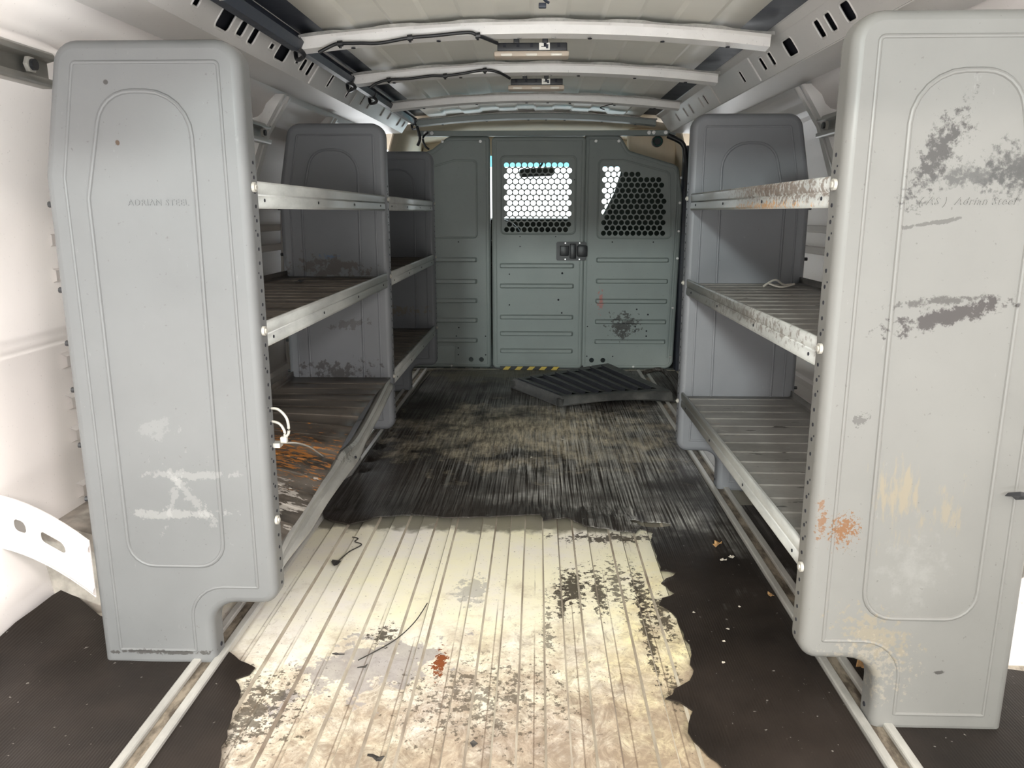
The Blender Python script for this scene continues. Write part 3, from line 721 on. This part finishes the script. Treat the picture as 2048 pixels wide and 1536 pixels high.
for y0 in (1.39, 2.66, 3.86): post_bolts(uL, -1, XL, y0, (.945, .686, .312 if y0 < 2 else .333), .009 if y0 < 2 else .007)
for y0 in (1.23, 2.44): post_bolts(uR, 1, XR, y0, (.943, .686, .305), .009 if y0 < 2 else .007)
# bent bottom lip
T = [(2.653, .335, -.520), (2.405, .295, -.520), (2.212, .27, -.520), (2.102, .265, -.52), (1.97, .275, -.522), (1.87, .262, -.522), (1.685, .257, -.522), (1.552, .248, -.522), (1.46, .226, -.522), (1.40, .20, -.522)]
B_ = [(2.66, .296, -.508), (2.425, .262, -.506), (2.21, .240, -.504), (2.105, .225, -.5), (2.02, .222, -.498), (1.90, .225, -.497), (1.73, .220, -.499), (1.60, .208, -.501), (1.47, .203, -.508), (1.40, .193, -.514)]
Tp = smoothpath([(x, y, z) for y, z, x in T]); Bp = smoothpath([(x, y, z) for y, z, x in B_])
bm = bmesh.new(); rows = []
for t, b in zip(Tp, Bp):
    m1 = t.lerp(b, .45)+Vector((-.003, 0, 0)); m0 = t.lerp(b, .5)+Vector((-.004, 0, 0)); m2 = t.lerp(b, .55)+Vector((.002, 0, 0))
    rows.append([bm.verts.new(p) for p in (t+Vector((-.022, 0, -.012)), t+Vector((-.008, 0, -.001)), t, t.lerp(b, .2)+Vector((.004, 0, 0)), m1, m0, m2, t.lerp(b, .8)+Vector((.004, 0, 0)), b, b+Vector((-.012, 0, -.004)))])
for a, b in zip(rows, rows[1:]):
    for j in range(len(a)-1): bm.faces.new((a[j], b[j], b[j+1], a[j+1]))
cyl(bm, (-.498, 2.03, .242), (1, 0, .3), .004, .004, 10, 1)
o = finish('front_lip', bm, ['bent', 'hole'], None, smooth=35, solid=.0018); o.parent = bsh; o['label'] = 'bent and sagging front lip'
# diagonal foot behind the bent lip
# ------------------------------------------------------------------ wall rails
def wall_rail(x, y0, y1, s, label, z=1.165):
    bm = bmesh.new()
    p = [(x+s*.03, z-.032), (x+s*.004, z-.032), (x, z-.028), (x, z-.018), (x+s*.016, z-.014), (x+s*.016, z+.014), (x, z+.018), (x, z+.028), (x+s*.004, z+.032), (x+s*.03, z+.032)]
    extrude_y(bm, p, y0, y1)
    o = finish('wall_rail', bm, 'rail', smooth=20, solid=.002); tag(o, label, 'rail')
    bm = bmesh.new(); cyl(bm, (x-s*.001+s*.006, y1-.07, z), (1, 0, 0), .015, .008, 6); c_ = finish('clip', bm, 'tie'); c_.parent = o
    bm = bmesh.new(); cyl(bm, (x-s*.001, y1-.07, z), (1, 0, 0), .010, .009, 14); c_ = finish('clip_hole', bm, 'black'); c_.parent = c_.parent or o
wall_rail(-.925, -.2, 1.55, -1, 'grimy aluminium rail on the left wall, nearest the camera')
wall_rail(-.925, 1.62, 2.78, -1, 'aluminium rail on the left wall between the first two end panels')
wall_rail(.885, .9, 2.62, 1, 'aluminium rail on the right wall behind the scuffed panel')
# ------------------------------------------------------------------ floor rails
def floor_rail(xc, y0, y1, label):
    bm = bmesh.new(); z0 = .0005
    p = [(-.029, 0), (-.029, .011), (-.026, .013), (-.014, .013), (-.012, .011), (-.012, .003), (.012, .003), (.012, .011), (.014, .013), (.026, .013), (.029, .011), (.029, 0)]
    extrude_y(bm, [(xc+a, b+.0065) for a, b in p], y0, y1, closed=True)
    o = finish('floor_rail', bm, 'rail', smooth=30); tag(o, label, 'rail')
    bm = bmesh.new(); box(bm, (xc-.0115, y0, .0095), (xc+.0115, y1, .0112)); d = finish('channel_grime', bm, 'dirt'); d.parent = o
floor_rail(-.663, -.2, 4.40, 'slotted aluminium floor rail under the left shelving')
floor_rail(.605, -.2, 4.40, 'slotted aluminium floor rail under the right shelving')

# ------------------------------------------------------------------ rubber mats
def jag(pts, amp, step, seed):
    out = []; rnd = random.Random(seed)
    for i in range(len(pts)-1):
        a = Vector(pts[i]); b = Vector(pts[i+1]); L = (b-a).length; k = max(1, int(L/step)); t = (b-a).normalized(); nr = Vector((-t.y, t.x))
        for j in range(k): out.append(a+(b-a)*j/k+(nr*rnd.uniform(-amp, amp) if j else Vector((0, 0))))
    return out
def mat(name, outline, zfn, label, step=.04, holes=(), thick=.003):
    bm = bmesh.new()
    xs_ = [p[0] for p in outline]; ys_ = [p[1] for p in outline]; inner = []
    x = min(xs_)+step
    while x < max(xs_):
        y = min(ys_)+step
        while y < max(ys_): inner.append(Vector((x+random.uniform(-.004, .004), y+random.uniform(-.004, .004)))); y += step
        x += step
    plate(bm, outline, holes, thick, lambda x, y, h: (x, y, zfn(x, y)+h), inner_pts=inner)
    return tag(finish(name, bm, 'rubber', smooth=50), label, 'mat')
torn = [(-.64, 2.17), (-.622, 2.127), (-.54, 2.092), (-.464, 2.145), (-.36, 2.165), (-.254, 2.146), (-.1, 2.165), (.013, 2.186), (.02, 2.13), (.087, 2.165), (.142, 2.10), (.20, 2.085), (.281, 2.055), (.30, 2.10), (.335, 2.075), (.32, 2.02), (.318, 1.9), (.317, 1.833), (.355, 1.821), (.325, 1.79), (.309, 1.766),
        (.335, 1.716), (.30, 1.69), (.288, 1.659), (.312, 1.62), (.318, 1.556), (.325, 1.47), (.311, 1.379), (.285, 1.345), (.245, 1.30), (.27, 1.292), (.290, 1.266), (.275, 1.23), (.269, 1.205), (.285, 1.16), (.31, 1.11), (.33, .9), (.33, .4), (.34, -.2)]
outl = jag(torn, .0045, .018, 3)+[Vector(p) for p in ((.34, -.2), (.574, -.2), (.574, 2.5), (.574, 3.3), (.60, 3.6), (.78, 3.75), (.80, 4.40), (-.60, 4.40), (-.625, 3.5), (-.628, 2.9), (-.628, 2.5), (-.66, 2.4))]
def mz(x, y):
    n1 = noise.noise((x*3.1, y*2.3, 3)); n2 = noise.noise((x*9, y*3, 8))
    z = .012+.006*max(0, n1)+.0025*n2*(1 if y > 2 else .3)
    if y < 2.35 and y > 2.0 and x < .3: z += .010*max(0, 1-abs(y-2.14)/.15)
    if x < -.62: z = max(z, .026)
    z += .012*math.exp(-((x+.15-.3*(3.0-y))**2)/.004-((y-2.85)**2)/.03)
    return max(z, .0105)
oval = [Vector((.335+.062*cos(t), 2.135+.022*sin(t))) for t in [2*pi*k/16 for k in range(16)]]
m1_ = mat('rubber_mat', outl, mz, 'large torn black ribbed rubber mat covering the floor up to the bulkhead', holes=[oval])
lpz = jag([(-.639, 1.435), (-.60, 1.40), (-.579, 1.387), (-.558, 1.372), (-.562, 1.35), (-.585, 1.335), (-.56, 1.30), (-.552, 1.24), (-.541, 1.186), (-.521, 1.103), (-.50, .9), (-.5, -.2)], .004, .02, 5)+[Vector((-.5, -.2)), Vector((-.632, -.2))]
mat('rubber_mat', lpz, lambda x, y: .011+.002*noise.noise((x*9, y*6, 1))+.006*max(0, 1-((x+.57)**2+(y-1.37)**2)**.5/.03), 'narrow torn strip of black mat between the left rail and bare metal', thick=.0025)
lo = jag([(-1.06, -.2), (-.695, -.2), (-.695, 1.50), (-.97, 1.545), (-1.05, 1.60), (-1.085, 1.63), (-1.10, 1.40), (-1.10, .9)], .003, .05, 9)+[Vector((-1.10, .9))]
mat('rubber_mat', lo, lambda x, y: .011+.002*noise.noise((x*9, y*6, 5))+.05*max(0, (-.93-x)/.17)**2*max(0, min(1, (y-1.1)/.4))+.010*math.exp(-((x+.98)**2)/.002), 'black rubber mat in the near left corner outside the rail')
ro = jag([(.636, -.2), (1.04, -.2), (1.04, 1.40), (.90, 1.43), (.90, 2.3), (.636, 2.3)], .003, .05, 11)+[Vector((.636, 2.3))]
mat('rubber_mat', ro, lambda x, y: .011+.002*noise.noise((x*9, y*6, 9)), 'black rubber mat outside the rail at the right wall')

# ------------------------------------------------------------------ black louvred plastic cover on the floor
bm = bmesh.new()
O = Vector((.118, 3.525)); E1 = Vector((.52, .12)); E2 = Vector((-.235, .40))     # long edge, short edge
N = 8; back = .10
def P3(a, b, z): q = O+E1*a+E2*b; return (q.x+.0, q.y+(.28*a*b), z)
ztop = lambda a: .060+.006*a
for i in range(N):
    a0 = i/N; a1 = (i+1)/N; am = a0+(a1-a0)*.62
    for (u0, u1, z0, z1) in ((a0, a0+.016, -.008, .008), (a0+.016, a1, .008, -.008)):
        v = [bm.verts.new(P3(a, b, ztop(a)+z)) for a, z in ((u0, z0), (u1, z1)) for b in (.10, .95)]
        bm.faces.new((v[0], v[2], v[3], v[1])).material_index = 1 if z1 > z0 else 0  # risers coloured near-black as painted shade, no openings are cut
# surrounding rim and skirt
outer = [(0, 0), (1, 0), (1, 1), (0, 1)]; ring_z = ((.07, .93), (1.0,))
def loop(k, z): return [bm.verts.new(P3(a, b, z(a))) for a, b in k]
edge_pts = [(t/8, 0) for t in range(9)]+[(1, t/6) for t in range(1, 7)]+[(1-t/8, 1) for t in range(1, 9)]+[(0, 1-t/6) for t in range(1, 6)]
def sh_(k, d): return [(.5+(a-.5)*(1+d), .5+(b-.5)*(1+d*1.2)) for a, b in k]
L0 = loop(sh_(edge_pts, -.14), lambda a: ztop(a)+.002); L1 = loop(sh_(edge_pts, 0), lambda a: ztop(a)+.004); L2 = loop(sh_(edge_pts, .02), lambda a: ztop(a)-.004); L3 = loop(sh_(edge_pts, .04), lambda a: .022+.022*sin(a*pi)); L4 = loop(sh_(edge_pts, .06), lambda a: .018+.02*sin(a*pi))
for a, b in ((L0, L1), (L1, L2), (L2, L3), (L3, L4)):
    for k in range(len(a)): bm.faces.new((a[k], a[(k+1) % len(a)], b[(k+1) % len(a)], b[k]))
q0 = loop([(0, 0), (1, 0), (1, 1), (0, 1)], lambda a: .030); bm.faces.new(q0)
# corner lugs
for a, b in ((.0, .02), (1, .02), (0, 1), (1.0, .95)):
    p = P3(a, b, .035); cyl(bm, p, (0, 0, 1), .020, .036, 12)
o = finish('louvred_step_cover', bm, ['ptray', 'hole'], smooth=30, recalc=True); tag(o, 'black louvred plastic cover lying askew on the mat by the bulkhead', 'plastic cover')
# black hose / strap running from it
bm = bmesh.new(); tube(bm, smoothpath([(.58, 4.16, .05), (.68, 4.20, .06), (.71, 4.0, .04), (.70, 3.7, .03), (.69, 3.3, .03), (.66, 3.0, .028)]), .012, 8); tag(finish('rubber_edge_strip', bm, 'rubber', smooth=60), 'loose black rubber strip curling beside the plastic cover', 'strip')

# ------------------------------------------------------------------ dome lamps, harness, conduit
def dome(x0, x1, yb, label):
    xc = (x0+x1)/2; w = (x1-x0)/2; z = zc(yb)-.038
    e_ = tag(empty('dome_lamp', (xc, yb+.05, z)), label, 'lamp', None)
    bm = bmesh.new(); box(bm, (x0+.010, yb+.025, z-.014), (x1-.006, yb+.07, z+.008), bev=.003)
    for k in range(5): box(bm, (x0+.03+k*(x1-x0-.06)/4-.004, yb+.023, z-.004), (x0+.03+k*(x1-x0-.06)/4+.004, yb+.026, z+.006), 1)
    keep(finish('housing', bm, ['black', 'hole'], smooth=40), e_)
    bm = bmesh.new(); box(bm, (x0, yb+.018, z-.030), (x1, yb+.078, z-.014), bev=.006)
    bz = keep(finish('bezel', bm, 'beige', smooth=40), e_)
    for k in (.17, .5, .83):
        bm = bmesh.new(); cx_ = x0+(x1-x0)*k; box(bm, (cx_-.017, yb+.0160, z-.029), (cx_+.017, yb+.06, z-.020), bev=.004); q = finish('lens', bm, 'lens', smooth=40); q.parent = bz
    bm = bmesh.new(); xl = x0+(x1-x0)*.60; box(bm, (xl, yb+.0238, z-.012), (xl+.030, yb+.0245, z+.007)); box(bm, (xl+.019, yb+.0234, z-.008), (xl+.026, yb+.0239, z+.003), 1); box(bm, (xl+.006, yb+.0234, z-.004), (xl+.015, yb+.0239, z-.002), 1)
    keep(finish('label_sticker', bm, ['label', 'gap']), e_)
    for k in (.30, .68):
        bm = bmesh.new(); cx_ = x0+(x1-x0)*k; box(bm, (cx_-.008, yb+.02, z+.006), (cx_+.008, yb+.05, z+.02), bev=.002); keep(finish('clip', bm, 'black'), e_)
dome(-.128, .085, 2.31, 'beige and black dome lamp clipped to the nearer roof bow')
dome(-.112, .092, 2.94, 'beige and black dome lamp clipped to the farther roof bow')
def harness(pts, label, lumps):
    e = smoothpath(pts, 8)
    bm = bmesh.new(); tube(bm, e, .0048, 7); o = finish('wiring_harness', bm, 'black', smooth=60); tag(o, label, 'cable')
    for k in lumps:
        p = Vector(pts[k]); bm = bmesh.new(); cyl(bm, p, (1, 0, .1), .008, .014, 8); cyl(bm, p+Vector((0, 0, -.006)), (0, 0, 1), .004, .012, 6); c_ = finish('harness_clip', bm, 'black'); c_.parent = o
H1 = [(-.607, 2.26, 1.331), (-.567, 2.262, 1.350), (-.546, 2.262, 1.354), (-.491, 2.262, 1.355), (-.436, 2.262, 1.355), (-.353, 2.262, 1.368), (-.284, 2.262, 1.373), (-.195, 2.262, 1.380), (-.168, 2.27, 1.374), (-.118, 2.33, 1.366)]
harness(H1, 'black wiring harness along the nearer roof bow', (2, 5, 8))
sc = 2.89/2.26
H2 = [(-.60, 2.89, 1.333), (-.575, 2.89, 1.348), (-.53, 2.89, 1.360), (-.46, 2.89, 1.363), (-.38, 2.89, 1.372), (-.33, 2.89, 1.372), (-.27, 2.89, 1.379), (-.19, 2.89, 1.390), (-.14, 2.90, 1.383), (-.105, 2.965, 1.374)]
harness(H2, 'black wiring harness along the farther roof bow', (2, 5, 7))
cd = None
segs = [(1.0, 2.28), (2.30, 2.90), (2.94, 3.28), (3.32, 4.38)]
bm = bmesh.new()
for a, b in segs:
    r_ = .025 if a < 2 else .020
    tube(bm, [(-.675, a, 1.352+.011*(a-1.4)), (-.675, b, 1.352+.011*(b-1.4))], r_, 6)
cd = tag(finish('cable_conduit', bm, 'conduit', smooth=25), 'dark blue cable conduit running along the left roof rail', 'conduit')
for a, b in segs:
    bm = bmesh.new(); y = b+.01; z = 1.352+.011*(y-1.4)
    cyl(bm, (-.675, y, z), (0, 1, 0), .022, .03, 8); tube(bm, smoothpath([(-.675, y-.03, z-.01), (-.655, y, z-.03), (-.69, y+.05, z-.035), (-.70, y+.07, z-.01)]), .006, 6)
    c_ = finish('conduit_joint', bm, 'black', smooth=40); c_.parent = cd
bm = bmesh.new(); tube(bm, smoothpath([(-.60, 4.40, 1.33), (-.63, 4.40, 1.30), (-.62, 4.40, 1.26), (-.60, 4.41, 1.24)]), .006, 6); tube(bm, smoothpath([(-.66, 4.39, 1.36), (-.645, 4.39, 1.30), (-.66, 4.40, 1.26)]), .008, 6)
tag(finish('wire_bundle', bm, 'black', smooth=60), 'black wires hanging at the top left corner of the bulkhead', 'wires')
bm = bmesh.new(); tube(bm, smoothpath([(.010, 1.99, 1.405), (.012, 1.985, 1.392), (.022, 1.98, 1.384)]), .0035, 6); box(bm, (-.002, 1.972, 1.372), (.016, 1.985, 1.383), bev=.002)
tag(finish('loose_connector', bm, 'conduit', smooth=40), 'small dark wire connector dangling from the roof near the camera', 'connector')
bm = bmesh.new(); tube(bm, smoothpath([(.33, 3.66, 1.375), (.30, 3.6, 1.362), (.27, 3.6, 1.352), (.29, 3.61, 1.345)]), .0022, 5); tag(finish('loose_wire', bm, 'scrap', smooth=60), 'thin bent wire hanging from the third roof bow', 'wire')

# ------------------------------------------------------------------ transverse bracket in the near left corner, wheel arch
def to_b(x, z, h):
    t = (x+1.12)/.24; return (x, 1.475-.085*t-h+.0, z-.06*t*t)
slot1 = [Vector(p) for p in rrect(-1.075, .262, -1.035, .295, .014)]; slot2 = [Vector(p) for p in rrect(-1.005, .262, -.935, .292, .014)]
bm = bmesh.new(); plate(bm, jag([(-1.12, .215), (-.875, .215), (-.875, .335), (-1.12, .335), (-1.12, .215)], 0, .03, 1), [slot1, slot2], .003, to_b)
for sl in (slot1, slot2): bead(bm, sl, .004, .003, to_b)
for z in (.228, .318): bead(bm, [Vector((-1.12+.245*k/10, z)) for k in range(11)], .009, .007, to_b, closed=False)
b1 = finish('corner_bracket', bm, 'bodywall', walls[-1], smooth=35)
bm = bmesh.new()
prof = [(-1.12, .20), (-1.06, .21), (-.99, .19), (-.955, .14), (-.945, .0)]
rows = [[bm.verts.new((x+dx, y, z)) for x, z in prof] for y, dx in ((1.60, 0), (2.3, 0))]
for a, b in zip(rows, rows[1:]):
    for j in range(len(a)-1): bm.faces.new((a[j], b[j], b[j+1], a[j+1]))
f = bm.faces.new([rows[0][k] for k in range(5)]+[bm.verts.new((-1.12, 1.60, 0))])
finish('wheel_arch', bm, simple('dirty_wheel_arch', (.40, .36, .32), .7, var=.35, scale=22), walls[-1], smooth=40)
bm = bmesh.new()
prof = [(1.08, .20), (1.02, .21), (.95, .19), (.92, .14), (.91, .0)]
rows = [[bm.verts.new((x, y, z)) for x, z in prof] for y in (1.45, 2.2)]
for a, b in zip(rows, rows[1:]):
    for j in range(len(a)-1): bm.faces.new((a[j], b[j], b[j+1], a[j+1]))
bm.faces.new([rows[0][k] for k in range(5)]+[bm.verts.new((1.08, 1.45, 0))])
finish('wheel_arch', bm, 'bodywall', walls[1], smooth=40)
bm = bmesh.new(); plate(bm, rrect(.84, .20, 1.06, .34, .02), [rrect(.87, .245, .90, .285, .012)], .003, lambda x, z, h: (x, 1.34-h, z)); finish('corner_bracket', bm, 'bodywall', walls[1])

# ------------------------------------------------------------------ small things
bm = bmesh.new(); tube(bm, smoothpath([(-.515, 1.43, .533), (-.495, 1.425, .532), (-.478, 1.42, .515), (-.476, 1.42, .488), (-.484, 1.42, .478)]), .0028, 6); 
tube(bm, smoothpath([(-.515, 1.43, .508), (-.495, 1.425, .504), (-.484, 1.42, .490), (-.485, 1.42, .474)]), .0028, 6); box(bm, (-.492, 1.414, .468), (-.479, 1.425, .480), bev=.002)
tag(finish('cable_tie', bm, 'tie', smooth=60), 'white cable tie looped through the left near end panel', 'cable tie')
bm = bmesh.new(); tube(bm, smoothpath([(-.512, 1.44, .460), (-.49, 1.50, .443), (-.50, 1.62, .398), (-.53, 1.78, .335), (-.545, 1.88, .292)]), .0017, 6); box(bm, (-.512, 1.425, .455), (-.497, 1.445, .464))
tag(finish('thin_wire', bm, 'rail', smooth=60), 'thin metal wire slanting from the left end panel to the bottom shelf', 'wire')
def flake(name, x, y, z, sx, sy, mat_, label, cat, group=None, rot=0, seed=0, curl=.006, npt=9):
    rnd = random.Random(seed); bm = bmesh.new()
    ctr = bm.verts.new((0, 0, curl*.3)); vs = []
    for k in range(npt):
        t = 2*pi*k/npt; r = rnd.uniform(.55, 1.1); vs.append(bm.verts.new((sx*r*cos(t), sy*r*sin(t), rnd.uniform(0, curl))))
    for k in range(npt): bm.faces.new((ctr, vs[k], vs[(k+1) % npt]))
    o = finish(name, bm, mat_, solid=.0008); o.location = (x, y, z); o.rotation_euler = (0, 0, rot); tag(o, label, cat, group); return o
ZM = .0185
flake('dry_leaf', .494, 1.976, ZM, .016, .011, 'leaf', 'brown curled dry leaf on the mat right of the torn edge', 'leaf', seed=1, curl=.016)
flake('pebble', .487, 1.885, ZM, .009, .007, 'paleleaf', 'pale grey pebble on the mat, the left one of a close pair', 'pebble', seed=2, curl=.005)
flake('pebble', .514, 1.906, ZM, .009, .008, 'paleleaf', 'pale grey pebble on the mat, the right one of a close pair', 'pebble', seed=3, curl=.005)
flake('dry_leaf', .556, 1.70, ZM, .007, .013, 'leaf', 'small orange-brown leaf against the right floor rail', 'leaf', seed=4, curl=.005)
for k, (x, y) in enumerate(((.650, 1.40), (.668, 1.375), (.66, 1.43), (.683, 1.36))):
    flake('dry_leaf', x, y, .018, .016, .010, 'leaf', 'crumbled dry leaf in the little pile beside the right end panel foot', 'leaf', 'leaves piled beside the right panel notch', rot=k, seed=20+k, curl=.018)
flake('rubber_scrap', -.521, 1.857, .008, .014, .022, 'scrap', 'ragged black scrap on the bare metal left of centre', 'scrap', rot=.4, seed=6)
bm = bmesh.new(); tube(bm, smoothpath([(-.52, 1.86, .008), (-.50, 1.92, .012), (-.477, 1.965, .012), (-.50, 1.985, .012), (-.497, 2.01, .010), (-.515, 2.02, .010)]), .0016, 5)
tag(finish('twig', bm, 'scrap'), 'thin dark root-like twig on bare metal below the left mat edge', 'twig')
flake('rubber_scrap', -.262, 1.118, .010, .022, .009, 'scrap', 'curled black scrap at the bottom edge, left of centre', 'scrap', rot=-.3, seed=8, curl=.012)
flake('rubber_scrap', -.105, 1.165, .008, .010, .008, 'scrap', 'small square black chip on the bare metal, bottom centre', 'scrap', seed=9, npt=4)
flake('rubber_scrap', -.405, 1.43, .008, .016, .004, 'scrap', 'short black sliver on the bare metal near the grey stain', 'scrap', seed=12)
flake('rubber_scrap', -.345, 1.385, .008, .013, .006, 'scrap', 'dark lump on the grey stain in the bare metal', 'scrap', seed=13, curl=.01)
bm = bmesh.new(); tube(bm, smoothpath([(-.252, 1.65, .010), (-.268, 1.56, .012), (-.30, 1.48, .013), (-.36, 1.41, .010)]), .0013, 5)
tag(finish('twig', bm, 'scrap'), 'long thin dark stalk across the ribs of the bare metal', 'twig')
flake('dust_clod', .104, 2.959, .022, .009, .008, 'paleleaf', 'pale clod in the middle of the rubber mat', 'debris', seed=15)
flake('dust_clod', -.018, 2.72, .022, .006, .006, 'paleleaf', 'tiny pale crumb on the mat, left of the pale clod', 'debris', seed=16)
flake('paint_flake', -.555, 1.46, .262, .010, .006, 'paleleaf', 'pale flake at the end of the bent shelf lip', 'debris', seed=17)
flake('paint_flake', -.575, 1.45, .262, .008, .005, 'label', 'white flake on the bottom left shelf near its bent lip', 'debris', seed=18)
flake('rubber_scrap', -.73, 2.35, .694, .022, .008, 'black', 'dark scrap lying on the left middle shelf', 'scrap', seed=19, curl=.008)
bm = bmesh.new(); tube(bm, smoothpath([(.66, 2.30, .69), (.69, 2.29, .71), (.72, 2.30, .695), (.74, 2.27, .70), (.70, 2.26, .692), (.67, 2.28, .70)]), .003, 5); tag(finish('crumpled_wire', bm, 'tie', smooth=60), 'crumpled pale wire on the right middle shelf', 'wire')
flake('rubber_scrap', .780, 1.205, .452, .030, .012, 'black', 'dark scrap snagged at the right edge of the scuffed end panel', 'scrap', seed=21, curl=.01)
for i, (x, y) in enumerate(((.42, 1.55), (.40, 1.50), (.36, 1.62), (.47, 1.65), (.44, 1.30), (.52, 1.35), (.38, 1.42))):
    flake('grit', x, y, .014, .004, .003, 'paleleaf', 'tiny pale grit speck on the dark mat at the right', 'grit', 'grit specks on the right side of the mat', seed=40+i, curl=.002)
